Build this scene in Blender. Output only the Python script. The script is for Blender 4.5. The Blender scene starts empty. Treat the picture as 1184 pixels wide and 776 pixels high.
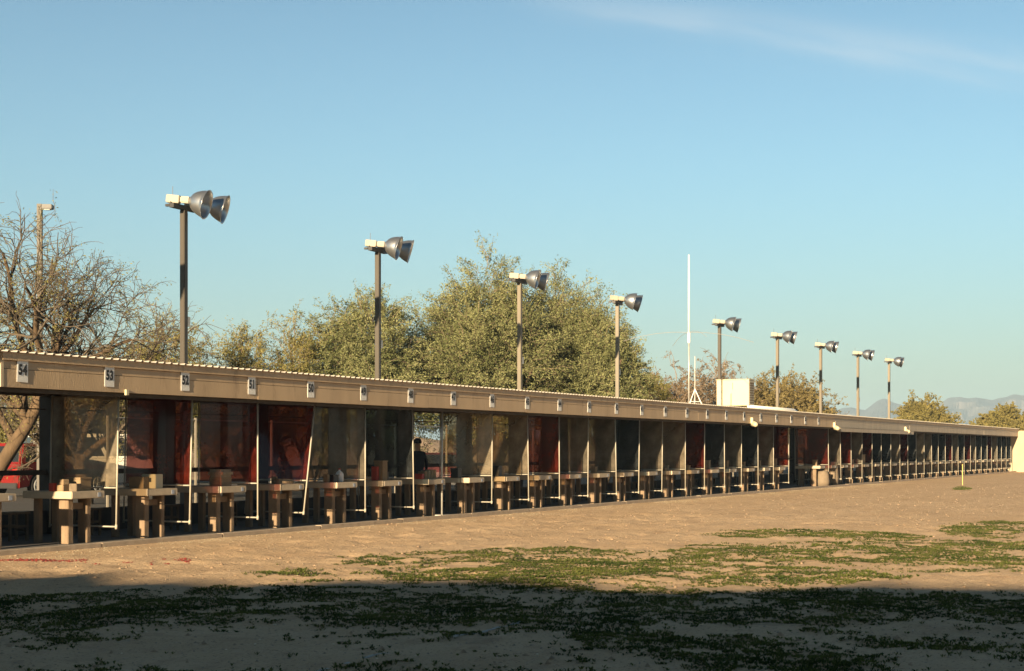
import bpy, bmesh, math, random
import numpy as np
from mathutils import Vector, Matrix

# ------------------------------------------------------------------ camera / light
S = bpy.context.scene
COL = S.collection
R = math.radians
FPX, XV, YH, CX, H = 1750.0, 1489.0, 520.0, 592.0, 1.55
TH = math.atan((XV - CX) / FPX)
CT, ST = math.cos(TH), math.sin(TH)

cam = bpy.data.cameras.new('camera')
cam.sensor_width = 36.0
cam.lens = FPX / 1184 * 36
cam.shift_y = (YH - 388) / 1184
cam.clip_start = 0.1
cam.clip_end = 60000
camo = bpy.data.objects.new('camera', cam)
COL.objects.link(camo)
camo.location = (0, 0, H)
camo.rotation_euler = (R(90), 0, TH - R(90))
S.camera = camo

SUN_EL, SUN_AZ = R(12.2), R(5.0)          # light travels towards +X, a little towards +Y
sun = bpy.data.lights.new('sun', 'SUN')
sun.energy = 5.0
sun.angle = R(0.55)
sun.color = (1.0, 0.77, 0.475)
suno = bpy.data.objects.new('sun', sun)
COL.objects.link(suno)
tr = Vector((math.cos(SUN_EL) * math.cos(SUN_AZ), math.cos(SUN_EL) * math.sin(SUN_AZ), -math.sin(SUN_EL)))
suno.rotation_euler = tr.to_track_quat('-Z', 'Y').to_euler()
suno.location = (-20, -5, 30)

world = bpy.data.worlds.new('World')
S.world = world
world.use_nodes = True
wn, wl = world.node_tree.nodes, world.node_tree.links
wn.clear()
wout = wn.new('ShaderNodeOutputWorld')
wbg = wn.new('ShaderNodeBackground')
sky = wn.new('ShaderNodeTexSky')
sky.sky_type = 'NISHITA'
sky.sun_disc = False
sky.sun_elevation = SUN_EL
sky.sun_rotation = R(270 - 5)
sky.altitude = 400
sky.air_density = 1.0
sky.dust_density = 1.3
sky.ozone_density = 1.6
wbg.inputs['Strength'].default_value = 0.05
# thin cirrus streaks high in the sky, fixed to directions of the world
tc = wn.new('ShaderNodeTexCoord')
rot = wn.new('ShaderNodeMapping')
rot.inputs['Rotation'].default_value = (0, 0, -TH)
wl.new(tc.outputs['Generated'], rot.inputs['Vector'])
sep = wn.new('ShaderNodeSeparateXYZ')
wl.new(rot.outputs['Vector'], sep.inputs[0])
def wm(op, a, b=None, c=None):
    n = wn.new('ShaderNodeMath'); n.operation = op
    for i, v in enumerate((a, b, c)):
        if v is None: continue
        if isinstance(v, (int, float)): n.inputs[i].default_value = v
        else: wl.new(v, n.inputs[i])
    return n.outputs[0]
az = wm('DIVIDE', wm('MULTIPLY', sep.outputs['Y'], -1), wm('MAXIMUM', sep.outputs['X'], 0.05))   # right of view axis
elv = wm('DIVIDE', sep.outputs['Z'], wm('MAXIMUM', sep.outputs['X'], 0.05))
nz = wn.new('ShaderNodeTexNoise'); nz.inputs['Scale'].default_value = 1.0; nz.inputs['Detail'].default_value = 6
cmb = wn.new('ShaderNodeCombineXYZ')
wl.new(wm('MULTIPLY', az, 5.0), cmb.inputs[0]); wl.new(wm('ADD', wm('MULTIPLY', elv, 30.0), wm('MULTIPLY', az, 6.0)), cmb.inputs[1])
wl.new(cmb.outputs[0], nz.inputs['Vector'])
# streak runs from (0.04,0.297) down to (0.35,0.25)
line = wm('SUBTRACT', elv, wm('SUBTRACT', 0.300, wm('MULTIPLY', az, 0.139)))
line = wm('ADD', line, wm('MULTIPLY', wm('SUBTRACT', nz.outputs[0], 0.5), 0.03))
gau = wm('POWER', 2.718, wm('MULTIPLY', wm('MULTIPLY', line, line), -8000.0))
mask = wm('MULTIPLY', gau, wm('MULTIPLY', wm('SUBTRACT', nz.outputs[0], 0.30), 1.2))
ramp = wn.new('ShaderNodeMapRange'); ramp.inputs[1].default_value = -0.02; ramp.inputs[2].default_value = 0.12
wl.new(az, ramp.inputs[0])
mask = wm('MULTIPLY', mask, ramp.outputs[0])
mixc = wn.new('ShaderNodeMixRGB'); mixc.blend_type = 'MIX'
wl.new(mask, mixc.inputs[0])
tint = wn.new('ShaderNodeMixRGB'); tint.blend_type = 'MULTIPLY'; tint.inputs[0].default_value = 1.0
tint.inputs[2].default_value = (0.75, 0.92, 0.92, 1)
wl.new(sky.outputs[0], tint.inputs[1])
wl.new(tint.outputs[0], mixc.inputs[1]); mixc.inputs[2].default_value = (5.0, 5.3, 5.4, 1)
# sky dimmed overhead and towards the back to cut the fill in shade, greyer at the horizon
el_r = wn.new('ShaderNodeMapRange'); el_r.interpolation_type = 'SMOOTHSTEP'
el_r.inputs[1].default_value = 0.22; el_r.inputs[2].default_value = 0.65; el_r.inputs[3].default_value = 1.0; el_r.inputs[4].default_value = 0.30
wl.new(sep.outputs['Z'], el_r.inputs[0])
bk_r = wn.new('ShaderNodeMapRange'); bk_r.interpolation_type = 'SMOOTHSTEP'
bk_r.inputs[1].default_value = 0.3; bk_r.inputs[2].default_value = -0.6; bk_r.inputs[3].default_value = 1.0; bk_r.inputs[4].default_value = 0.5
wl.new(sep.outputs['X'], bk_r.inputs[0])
hz_r = wn.new('ShaderNodeMapRange'); hz_r.interpolation_type = 'SMOOTHSTEP'
hz_r.inputs[1].default_value = 0.0; hz_r.inputs[2].default_value = 0.20; hz_r.inputs[3].default_value = 0.0; hz_r.inputs[4].default_value = 1.0
wl.new(sep.outputs['Z'], hz_r.inputs[0])
hzc = wn.new('ShaderNodeMixRGB'); hzc.inputs[1].default_value = (.80, .72, .71, 1); hzc.inputs[2].default_value = (1, 1, 1, 1)
wl.new(hz_r.outputs[0], hzc.inputs[0])
k1 = wn.new('ShaderNodeMixRGB'); k1.blend_type = 'MULTIPLY'; k1.inputs[0].default_value = 1
wl.new(mixc.outputs[0], k1.inputs[1]); wl.new(hzc.outputs[0], k1.inputs[2])
k2 = wn.new('ShaderNodeVectorMath'); k2.operation = 'MULTIPLY'
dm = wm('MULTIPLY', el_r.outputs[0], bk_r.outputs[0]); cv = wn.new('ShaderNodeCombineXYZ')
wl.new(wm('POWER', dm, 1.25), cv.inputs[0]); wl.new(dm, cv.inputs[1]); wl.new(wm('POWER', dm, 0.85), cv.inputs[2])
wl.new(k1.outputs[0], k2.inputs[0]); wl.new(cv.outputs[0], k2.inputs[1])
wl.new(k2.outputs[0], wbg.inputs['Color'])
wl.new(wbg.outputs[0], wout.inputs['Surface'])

S.view_settings.view_transform = 'Standard'
S.view_settings.look = 'None'
S.view_settings.exposure = 1.72
S.view_settings.gamma = 1.0
S.view_settings.use_curve_mapping = False
S.render.engine = 'CYCLES'
S.cycles.transparent_max_bounces = 24
S.cycles.max_bounces = 8

random.seed(7)
rng = np.random.default_rng(11)

# ------------------------------------------------------------------ projection helpers (photo pixel -> place)
def at(px, Z):
    xc = (px - CX) / FPX * Z
    return (CT * Z + ST * xc, ST * Z - CT * xc)
def zat(py, Z): return H + (YH - py) * Z / FPX
def ground_pt(px, py): return at(px, FPX * H / (py - YH))
def u_at(px, Y):
    Z = FPX * Y / (CT * (XV - px))
    return (Z - Y * ST) / CT

# ------------------------------------------------------------------ materials
def mat(name, col, rough=0.7, var=0.12, scale=8.0, bump=0.0, bscale=60.0, metal=0.0, objvar=0.0, spec=0.5, stretch=None, stain=None):
    m = bpy.data.materials.new(name); m.use_nodes = True
    n, l = m.node_tree.nodes, m.node_tree.links
    b = n['Principled BSDF']
    b.inputs['Roughness'].default_value = rough
    b.inputs['Metallic'].default_value = metal
    b.inputs['Specular IOR Level'].default_value = spec
    t = n.new('ShaderNodeTexCoord')
    mp = n.new('ShaderNodeMapping')
    if stretch: mp.inputs['Scale'].default_value = stretch
    l.new(t.outputs['Object'], mp.inputs['Vector'])
    z = n.new('ShaderNodeTexNoise'); z.inputs['Scale'].default_value = scale; z.inputs['Detail'].default_value = 6
    l.new(mp.outputs[0], z.inputs['Vector'])
    r = n.new('ShaderNodeValToRGB')
    r.color_ramp.elements[0].position = 0.3; r.color_ramp.elements[1].position = 0.7
    r.color_ramp.elements[0].color = [c * (1 - var) for c in col] + [1]
    r.color_ramp.elements[1].color = [min(1, c * (1 + var)) for c in col] + [1]
    l.new(z.outputs[0], r.inputs[0])
    out = r.outputs[0]
    if stain:
        sz = n.new('ShaderNodeTexNoise'); sz.inputs['Scale'].default_value = stain[1]; sz.inputs['Detail'].default_value = 8
        sz.inputs['Roughness'].default_value = 0.7
        l.new(mp.outputs[0], sz.inputs['Vector'])
        sr = n.new('ShaderNodeValToRGB'); sr.color_ramp.elements[0].position = stain[2]; sr.color_ramp.elements[1].position = stain[2] + 0.12
        l.new(sz.outputs[0], sr.inputs[0])
        sm = n.new('ShaderNodeMixRGB'); l.new(sr.outputs[0], sm.inputs[0]); l.new(out, sm.inputs[1]); sm.inputs[2].default_value = list(stain[0]) + [1]
        out = sm.outputs[0]
    if objvar:
        oi = n.new('ShaderNodeObjectInfo')
        mr = n.new('ShaderNodeMapRange'); mr.inputs[3].default_value = 1 - objvar; mr.inputs[4].default_value = 1 + objvar
        l.new(oi.outputs['Random'], mr.inputs[0])
        hv = n.new('ShaderNodeHueSaturation'); l.new(mr.outputs[0], hv.inputs['Value']); l.new(out, hv.inputs['Color'])
        out = hv.outputs[0]
    l.new(out, b.inputs['Base Color'])
    if bump:
        z2 = n.new('ShaderNodeTexNoise'); z2.inputs['Scale'].default_value = bscale; z2.inputs['Detail'].default_value = 5
        l.new(mp.outputs[0], z2.inputs['Vector'])
        bp = n.new('ShaderNodeBump'); bp.inputs['Strength'].default_value = bump; bp.inputs['Distance'].default_value = 0.02
        l.new(z2.outputs[0], bp.inputs['Height']); l.new(bp.outputs[0], b.inputs['Normal'])
    return m

def leaf_mat(name, c1, c2, trans=0.3, cscale=0.9):
    m = bpy.data.materials.new(name); m.use_nodes = True
    n, l = m.node_tree.nodes, m.node_tree.links
    n.clear()
    o = n.new('ShaderNodeOutputMaterial')
    g = n.new('ShaderNodeNewGeometry'); t = n.new('ShaderNodeTexCoord')
    z = n.new('ShaderNodeTexNoise'); z.inputs['Scale'].default_value = cscale; z.inputs['Detail'].default_value = 3
    l.new(t.outputs['Object'], z.inputs['Vector'])
    a = n.new('ShaderNodeMath'); a.operation = 'ADD'; l.new(g.outputs['Random Per Island'], a.inputs[0])
    mm = n.new('ShaderNodeMath'); mm.operation = 'MULTIPLY_ADD'; mm.inputs[1].default_value = 3.0; mm.inputs[2].default_value = -1.5
    l.new(z.outputs[0], mm.inputs[0]); l.new(mm.outputs[0], a.inputs[1])
    r = n.new('ShaderNodeValToRGB'); r.color_ramp.elements[0].color = list(c1) + [1]; r.color_ramp.elements[1].color = list(c2) + [1]
    l.new(a.outputs[0], r.inputs[0])
    d = n.new('ShaderNodeBsdfDiffuse'); tb = n.new('ShaderNodeBsdfTranslucent'); mx = n.new('ShaderNodeMixShader'); mx.inputs[0].default_value = trans
    l.new(r.outputs[0], d.inputs[0]); l.new(r.outputs[0], tb.inputs[0])
    l.new(d.outputs[0], mx.inputs[1]); l.new(tb.outputs[0], mx.inputs[2]); l.new(mx.outputs[0], o.inputs[0])
    return m

def sheet_mat(name, tintc, dust, fac=0.4):
    """scratched, dusty tinted plastic sheet: lets some of the view through, scatters the rest"""
    m = bpy.data.materials.new(name); m.use_nodes = True
    n, l = m.node_tree.nodes, m.node_tree.links
    n.clear()
    o = n.new('ShaderNodeOutputMaterial')
    tb = n.new('ShaderNodeBsdfTransparent'); tb.inputs[0].default_value = list(tintc) + [1]
    d = n.new('ShaderNodeBsdfDiffuse'); tl = n.new('ShaderNodeBsdfTranslucent')
    t = n.new('ShaderNodeTexCoord'); z = n.new('ShaderNodeTexNoise'); z.inputs['Scale'].default_value = 2.3; z.inputs['Detail'].default_value = 7
    z.inputs['Roughness'].default_value = 0.65
    l.new(t.outputs['Object'], z.inputs['Vector'])
    r = n.new('ShaderNodeValToRGB'); r.color_ramp.elements[0].position = 0.3; r.color_ramp.elements[1].position = 0.72
    r.color_ramp.elements[0].color = [c * 0.75 for c in dust] + [1]; r.color_ramp.elements[1].color = [min(1, c * 1.15) for c in dust] + [1]
    l.new(z.outputs[0], r.inputs[0]); l.new(r.outputs[0], d.inputs[0]); l.new(r.outputs[0], tl.inputs[0])
    m1 = n.new('ShaderNodeMixShader'); m1.inputs[0].default_value = 0.25
    l.new(d.outputs[0], m1.inputs[1]); l.new(tl.outputs[0], m1.inputs[2])
    mr = n.new('ShaderNodeMapRange'); mr.inputs[1].default_value = 0.3; mr.inputs[2].default_value = 0.7
    mr.inputs[3].default_value = fac - 0.1; mr.inputs[4].default_value = min(1, fac + 0.12)
    l.new(z.outputs[0], mr.inputs[0])
    m2 = n.new('ShaderNodeMixShader'); l.new(mr.outputs[0], m2.inputs[0])
    l.new(tb.outputs[0], m2.inputs[1]); l.new(m1.outputs[0], m2.inputs[2])
    gl = n.new('ShaderNodeBsdfGlossy'); gl.inputs['Roughness'].default_value = 0.12; gl.inputs[0].default_value = (.8, .8, .8, 1)
    m3 = n.new('ShaderNodeMixShader'); m3.inputs[0].default_value = 0.03
    l.new(m2.outputs[0], m3.inputs[1]); l.new(gl.outputs[0], m3.inputs[2])
    l.new(m3.outputs[0], o.inputs[0])
    return m

M = {}
M['fascia'] = mat('fascia_paint', (.47, .345, .215), .6, .10, 1.3, .25, 30, stretch=(2.2, 1, .5), stain=((.31, .22, .135), 1.6, .56))
M['fascia_grey'] = mat('fascia_paint_weathered', (.41, .345, .265), .6, .12, 1.3, .25, 30, stretch=(2.2, 1, .5), stain=((.36, .29, .21), 1.6, .56))
M['gable'] = mat('fascia_end_paint', (.50, .40, .27), .6, .08, 3)
M['roofmetal'] = mat('corrugated_metal', (.52, .48, .42), .45, .15, 3, metal=.3, stain=((.3, .22, .15), 4, .62))
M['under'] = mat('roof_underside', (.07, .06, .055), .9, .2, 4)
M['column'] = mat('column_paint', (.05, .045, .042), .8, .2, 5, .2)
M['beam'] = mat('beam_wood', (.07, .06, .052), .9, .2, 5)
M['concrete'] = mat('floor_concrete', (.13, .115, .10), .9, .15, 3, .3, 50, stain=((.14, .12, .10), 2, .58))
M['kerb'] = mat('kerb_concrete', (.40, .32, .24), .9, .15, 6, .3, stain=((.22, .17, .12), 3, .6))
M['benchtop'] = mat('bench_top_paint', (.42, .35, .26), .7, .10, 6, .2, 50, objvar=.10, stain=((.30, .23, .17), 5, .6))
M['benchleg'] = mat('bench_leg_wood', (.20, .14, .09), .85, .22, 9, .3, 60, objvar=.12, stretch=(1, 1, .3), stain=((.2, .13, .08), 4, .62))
M['pvc'] = mat('white_pipe', (.38, .35, .29), .45, .08, 12, objvar=.06, stain=((.45, .36, .27), 9, .66))
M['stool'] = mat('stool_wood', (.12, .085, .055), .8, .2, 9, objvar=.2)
M['plate'] = mat('plate_white', (.74, .74, .72), .6, .07, 14, objvar=.06, stain=((.45, .38, .3), 14, .66))
M['ink'] = mat('plate_black', (.018, .018, .02), .6, .1)
M['bluetag'] = mat('tag_blue', (.30, .34, .42), .6, .15, 30)
M['pole_d'] = mat('pole_brown_paint', (.055, .046, .036), .55, .12, 4, stretch=(1, 1, .3))
M['pole_l'] = mat('pole_tan_paint', (.155, .132, .10), .55, .12, 4, stretch=(1, 1, .3))
M['ballast'] = mat('ballast_cream', (.25, .215, .16), .5, .08, 8, stain=((.4, .3, .2), 8, .66))
M['alu'] = mat('spun_aluminium', (.55, .57, .60), .34, .06, 5, metal=.92)
M['alu_in'] = mat('aluminium_inside', (.72, .72, .72), .38, .05, 5, metal=1.0)
M['darkmetal'] = mat('dark_metal', (.035, .035, .038), .5, .2)
M['glass'] = mat('bulb_glass', (.7, .7, .68), .15, .02)
M['fencepost'] = mat('fence_post_metal', (.17, .15, .12), .6, .1)
M['cream'] = mat('cooler_cream', (.52, .455, .31), .5, .05, 3, stain=((.5, .4, .27), 3, .68))
M['louvre'] = mat('cooler_louvre', (.16, .12, .08), .8, .2, 10)
M['white'] = mat('white_paint', (.78, .76, .72), .4, .05, 6)
M['galv'] = mat('galvanised_metal', (.50, .48, .44), .45, .1, 10, metal=.4)
M['ply'] = mat('plywood', (.25, .175, .10), .8, .18, 6, .2, objvar=.15, stretch=(1, 1, 4))
M['card'] = mat('cardboard', (.24, .17, .10), .85, .12, 9, objvar=.15)
M['bag'] = mat('canvas_bag', (.27, .22, .15), .95, .15, 12, .3)
M['redcloth'] = mat('red_plastic', (.35, .045, .03), .6, .1)
M['black'] = mat('black_plastic', (.02, .02, .022), .5, .1)
M['wall'] = mat('block_wall_paint', (.42, .33, .225), .8, .07, 2, .3, 15, stain=((.40, .31, .21), 1.2, .62))
M['car_red'] = mat('car_paint_red', (.17, .012, .011), .25, .03, 4, spec=.6)
M['car_white'] = mat('car_paint_white', (.74, .72, .68), .3, .03, 4, spec=.6)
M['car_dark'] = mat('car_paint_maroon', (.10, .02, .02), .3, .03, 4, spec=.6)
M['carglass'] = mat('car_glass', (.02, .022, .025), .08, .02, spec=.8)
M['tyre'] = mat('tyre_rubber', (.022, .021, .02), .9, .1)
M['rim'] = mat('wheel_rim', (.72, .72, .70), .35, .05, metal=.2)
M['headlight'] = mat('headlight_glass', (.7, .7, .68), .1, .02)
M['taillight'] = mat('taillight_red', (.45, .02, .015), .2, .02)
M['bark'] = mat('bark_brown', (.10, .066, .038), .95, .3, 6, .6, 25, stretch=(1, 1, .35))
M['twig'] = mat('twig_bark', (.10, .078, .056), .95, .3, 2)
M['twig_pale'] = mat('twig_bark_tan', (.23, .17, .12), .95, .25, 1)
M['skin'] = mat('skin', (.42, .26, .18), .6, .05)
M['cloth'] = mat('dark_shirt', (.03, .035, .05), .9, .2, 20)
M['jeans'] = mat('dark_jeans', (.03, .04, .07), .9, .2, 20)
M['bin'] = mat('bin_canvas', (.19, .145, .10), .85, .12, 5, .2, stain=((.35, .25, .15), 5, .62))
M['stake'] = mat('stake_yellow', (.62, .46, .13), .7, .1, 10)
M['chalk'] = mat('chalk_white', (.42, .40, .38), .95, .25, 6)
M['redclay'] = mat('target_red', (.27, .04, .03), .8, .2, 20)
M['paper'] = mat('paper_bits', (.74, .64, .44), .9, .2, 20)
M['clod'] = mat('dirt_clod', (.36, .25, .16), .95, .25, 15)
M['stone'] = mat('pebble', (.34, .26, .19), .95, .25, 15)
SH = {
 'brown': sheet_mat('sheet_smoke_brown', (.40, .33, .235), (.48, .40, .29), .32),
 'beige': sheet_mat('sheet_clear_beige', (.62, .52, .37), (.60, .50, .36), .30),
 'grey': sheet_mat('sheet_grey', (.20, .175, .15), (.32, .275, .21), .34),
 'red': sheet_mat('sheet_red', (.16, .06, .055), (.34, .05, .03), .15),
 'maroon': sheet_mat('sheet_maroon', (.08, .035, .035), (.20, .035, .03), .18),
 'dark': sheet_mat('sheet_dark_blue', (.035, .055, .075), (.13, .145, .155), .17),
}

# ------------------------------------------------------------------ mesh helpers
class MB:
    def __init__(s): s.v = []; s.f = []
    def add(s, vs, fs):
        o = len(s.v); s.v += [tuple(v) for v in vs]; s.f += [tuple(i + o for i in f) for f in fs]; return s
    def box(s, x0, x1, y0, y1, z0, z1, mt=None):
        vs = [Vector(p) for p in ((x0,y0,z0),(x1,y0,z0),(x1,y1,z0),(x0,y1,z0),(x0,y0,z1),(x1,y0,z1),(x1,y1,z1),(x0,y1,z1))]
        if mt: vs = [mt @ v for v in vs]
        return s.add(vs, [(0,3,2,1),(4,5,6,7),(0,1,5,4),(1,2,6,5),(2,3,7,6),(3,0,4,7)])
    def tube(s, pts, rad, n=8, caps=True):
        pts = [Vector(p) for p in pts]
        if isinstance(rad, (int, float)): rad = [rad] * len(pts)
        rings = []; ref = None
        for i, p in enumerate(pts):
            d = (pts[min(i+1, len(pts)-1)] - pts[max(i-1, 0)])
            if d.length < 1e-9: d = Vector((0,0,1))
            d.normalize()
            if ref is None or abs(ref.dot(d)) > .95:
                ref = Vector((1,0,0)) if abs(d.x) < .8 else Vector((0,1,0))
            a = d.cross(ref).normalized(); b = d.cross(a)
            ref = b.cross(d) if False else ref
            rings.append([p + (a * math.cos(2*math.pi*k/n) + b * math.sin(2*math.pi*k/n)) * rad[i] for k in range(n)])
        vs = [v for r in rings for v in r]; fs = []
        for i in range(len(pts)-1):
            for k in range(n):
                k2 = (k+1) % n
                fs.append((i*n+k, i*n+k2, (i+1)*n+k2, (i+1)*n+k))
        if caps:
            fs.append(tuple(range(n-1, -1, -1))); fs.append(tuple((len(pts)-1)*n + k for k in range(n)))
        return s.add(vs, fs)
    def lathe(s, prof, n=20, mt=None, close=False):
        vs = []; fs = []
        for (r, z) in prof:
            for k in range(n):
                a = 2*math.pi*k/n
                v = Vector((r*math.cos(a), r*math.sin(a), z)); vs.append(mt @ v if mt else v)
        for i in range(len(prof)-1):
            for k in range(n):
                k2 = (k+1) % n; fs.append((i*n+k, i*n+k2, (i+1)*n+k2, (i+1)*n+k))
        if close:
            fs.append(tuple(range(n-1, -1, -1))); fs.append(tuple((len(prof)-1)*n+k for k in range(n)))
        return s.add(vs, fs)
    def prism(s, poly, y0, y1, taper=None):
        """poly in xz, extruded along y"""
        n = len(poly)
        vs = [(x, y0, z) for x, z in poly] + [(x, y1, z) for x, z in poly]
        fs = [tuple(range(n)), tuple(range(2*n-1, n-1, -1))] + [(i, n+i, n+(i+1)%n, (i+1)%n) for i in range(n)]
        return s.add(vs, fs)
    def build(s, name, m, parent=None, smooth=False, bevel=0.0):
        me = bpy.data.meshes.new(name); me.from_pydata(s.v, [], s.f); me.update()
        if bevel or True:
            bm = bmesh.new(); bm.from_mesh(me)
            bmesh.ops.recalc_face_normals(bm, faces=bm.faces)
            if bevel:
                bmesh.ops.bevel(bm, geom=[e for e in bm.edges if len(e.link_faces) == 2 and e.calc_face_angle(0) > .6], offset=bevel, segments=2, affect='EDGES')
            bm.to_mesh(me); bm.free()
        if smooth:
            for p in me.polygons: p.use_smooth = True
        me.materials.append(m)
        o = bpy.data.objects.new(name, me); COL.objects.link(o)
        if parent: o.parent = parent
        return o

def np_mesh(name, verts, faces, m, parent=None, k=4):
    me = bpy.data.meshes.new(name)
    verts = np.asarray(verts, dtype=np.float32); faces = np.asarray(faces, dtype=np.int32)
    me.vertices.add(len(verts)); me.vertices.foreach_set('co', verts.ravel())
    me.loops.add(faces.size); me.loops.foreach_set('vertex_index', faces.ravel())
    me.polygons.add(len(faces))
    me.polygons.foreach_set('loop_start', np.arange(0, faces.size, k, dtype=np.int32))
    me.update(calc_edges=True); me.validate()
    me.materials.append(m)
    o = bpy.data.objects.new(name, me); COL.objects.link(o)
    if parent: o.parent = parent
    return o

def tag(o, label=None, cat=None, group=None, kind=None):
    if label: o['label'] = label
    if cat: o['category'] = cat
    if group: o['group'] = group
    if kind: o['kind'] = kind
    return o
def thing(name, label, cat, loc=(0,0,0), rz=0, group=None):
    o = bpy.data.objects.new(name, None); COL.objects.link(o)
    o.location = loc; o.rotation_euler = (0, 0, rz); o.empty_display_size = .2
    return tag(o, label, cat, group)
def dup(root, loc=None, rz=None, label=None, group=None):
    r = root.copy(); COL.objects.link(r)
    if loc is not None: r.location = loc
    if rz is not None: r.rotation_euler = (0, 0, rz)
    if label: r['label'] = label
    if group: r['group'] = group
    for ch in list(root.children):
        c = ch.copy(); COL.objects.link(c); c.parent = r
        for g in ch.children:
            d = g.copy(); COL.objects.link(d); d.parent = c
    return r

# numpy value noise
_P = rng.random((256, 256))
def vnoise(x, y):
    xi = np.floor(x).astype(int); yi = np.floor(y).astype(int); xf = x - xi; yf = y - yi
    xf = xf*xf*(3-2*xf); yf = yf*yf*(3-2*yf)
    g = lambda a, b: _P[a % 256, b % 256]
    return (g(xi,yi)*(1-xf)+g(xi+1,yi)*xf)*(1-yf) + (g(xi,yi+1)*(1-xf)+g(xi+1,yi+1)*xf)*yf
def fbm(x, y, o=4):
    s = 0; a = .5; t = 0
    for i in range(o):
        s = s + a*vnoise(x*2**i+17*i, y*2**i+31*i); t += a; a *= .5
    return s/t

# ------------------------------------------------------------------ GROUND
YF, YK = 16.60, 16.72              # fascia plane, kerb line
def graded(parts):
    out = []
    for a, b, st in parts: out += list(np.arange(a, b, st))
    return np.array(out + [parts[-1][1]])
gx = graded([(-9000, -1000, 2000), (-1000, -60, 188), (-60, 5, 3.25), (5, 34, .11), (34, 60, .26), (60, 120, 1.0), (120, 600, 40), (600, 12000, 1900)])
gy = graded([(-9000, -1000, 2000), (-1000, -40, 160), (-40, -6, 2), (-6, 16.55, .11), (16.55, 30, 1.0), (30, 150, 8), (150, 1200, 150), (1200, 12000, 1800)])
GX, GY = np.meshgrid(gx, gy, indexing='ij')
def ground_z(x, y):
    f = np.clip((16.4 - y) / 1.5, 0, 1) * np.clip((70 - x) / 40, 0, 1) * np.clip((x + 30) / 30, 0, 1) * np.clip((y + 40) / 30, 0, 1)
    rut = sum(-.022*np.exp(-((y - c - .25*np.sin(x*.09+ph))/.13)**2) + .010*np.exp(-((y - c - .25*np.sin(x*.09+ph) - .26)/.09)**2) for c, ph in ((15.1,0),(13.5,0),(12.2,1.4),(10.6,1.4)))
    return f * (rut + 0.05*(fbm(x*.35, y*.35, 3)-.5) + 0.06*(fbm(x*1.7, y*1.7, 4)-.5) + .035*(vnoise(x*3.4+5, y*3.4)-.5) + .022*(vnoise(x*6.3, y*6.3)-.5))
GZ = ground_z(GX, GY)
nv = GX.shape
vv = np.stack([GX.ravel(), GY.ravel(), GZ.ravel()], 1)
ii = np.arange(nv[0]*nv[1]).reshape(nv)
ff = np.stack([ii[:-1,:-1].ravel(), ii[1:,:-1].ravel(), ii[1:,1:].ravel(), ii[:-1,1:].ravel()], 1)
gm = bpy.data.materials.new('desert_dirt'); gm.use_nodes = True
n, l = gm.node_tree.nodes, gm.node_tree.links
b = n['Principled BSDF']; b.inputs['Roughness'].default_value = .95; b.inputs['Specular IOR Level'].default_value = .15
t = n.new('ShaderNodeTexCoord')
def noise(scale, det=6, rough=.6, vec=None):
    z = n.new('ShaderNodeTexNoise'); z.inputs['Scale'].default_value = scale; z.inputs['Detail'].default_value = det; z.inputs['Roughness'].default_value = rough
    l.new(vec or t.outputs['Object'], z.inputs['Vector']); return z.outputs[0]
def rampn(src, p0, c0, p1, c1):
    r = n.new('ShaderNodeValToRGB'); r.color_ramp.elements[0].position = p0; r.color_ramp.elements[1].position = p1
    r.color_ramp.elements[0].color = list(c0)+[1]; r.color_ramp.elements[1].color = list(c1)+[1]; l.new(src, r.inputs[0]); return r.outputs[0]
def mixn(f, a, c, mode='MIX'):
    x = n.new('ShaderNodeMixRGB'); x.blend_type = mode
    if isinstance(f, float): x.inputs[0].default_value = f
    else: l.new(f, x.inputs[0])
    l.new(a, x.inputs[1])
    if isinstance(c, tuple): x.inputs[2].default_value = list(c)+[1]
    else: l.new(c, x.inputs[2])
    return x.outputs[0]
base = rampn(noise(.45, 8, .6), .3, (.48, .335, .205), .7, (.59, .43, .275))
base = mixn(rampn(noise(3.1, 8, .7), .50, (0,0,0), .72, (1,1,1)), base, (.42, .285, .185))
base = mixn(rampn(noise(14, 6, .7), .56, (0,0,0), .70, (.8,.8,.8)), base, (.54, .40, .29))
base = mixn(rampn(noise(38, 4, .6), .57, (0,0,0), .68, (.9,.9,.9)), base, (.20, .14, .09))
base = mixn(rampn(noise(70, 3, .6), .62, (0,0,0), .70, (.8,.8,.8)), base, (.60, .50, .36))
base = mixn(rampn(noise(1.1, 7, .7), .55, (0,0,0), .70, (.6,.6,.6)), base, (.30, .205, .13))
l.new(base, b.inputs['Base Color'])
bp = n.new('ShaderNodeBump'); bp.inputs['Strength'].default_value = .8; bp.inputs['Distance'].default_value = .035
l.new(noise(9, 8, .7), bp.inputs['Height']); l.new(bp.outputs[0], b.inputs['Normal'])
g = np_mesh('ground', vv, ff, gm); tag(g, kind='structure')

# unseen berm added behind the camera, shaped to cast the foreground shade
def ridge_mesh(name, m, cx_of_y, ys, H_of_y, base_half, top_half=.6, zb=-.05):
    mb = MB(); prof = [(-base_half, 0), (-base_half*.55, .48), (-top_half, .98), (0, 1), (top_half, .98), (base_half*.55, .48), (base_half, 0)]
    for y in ys:
        h = H_of_y(y); c = cx_of_y(y)
        for (dx, k) in prof:
            mb.v.append((c+dx, y, zb + (h-zb)*k))
    w = len(prof)
    for i in range(len(ys)-1):
        for j in range(w-1):
            mb.f.append((i*w+j, (i+1)*w+j, (i+1)*w+j+1, i*w+j+1))
    return mb.build(name, m, smooth=True)
M['shade_ridge'] = mat('ridge_earth', (.40, .29, .20), .95, .2, 1.5, .5, 8)
TE = math.tan(SUN_EL)
def edge_x(y):                       # where the shade's edge lies on the ground, at depth y
    return 13.6 + (14.0 - y) * (3.9 / 11.4)
BH = 6.3
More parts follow.
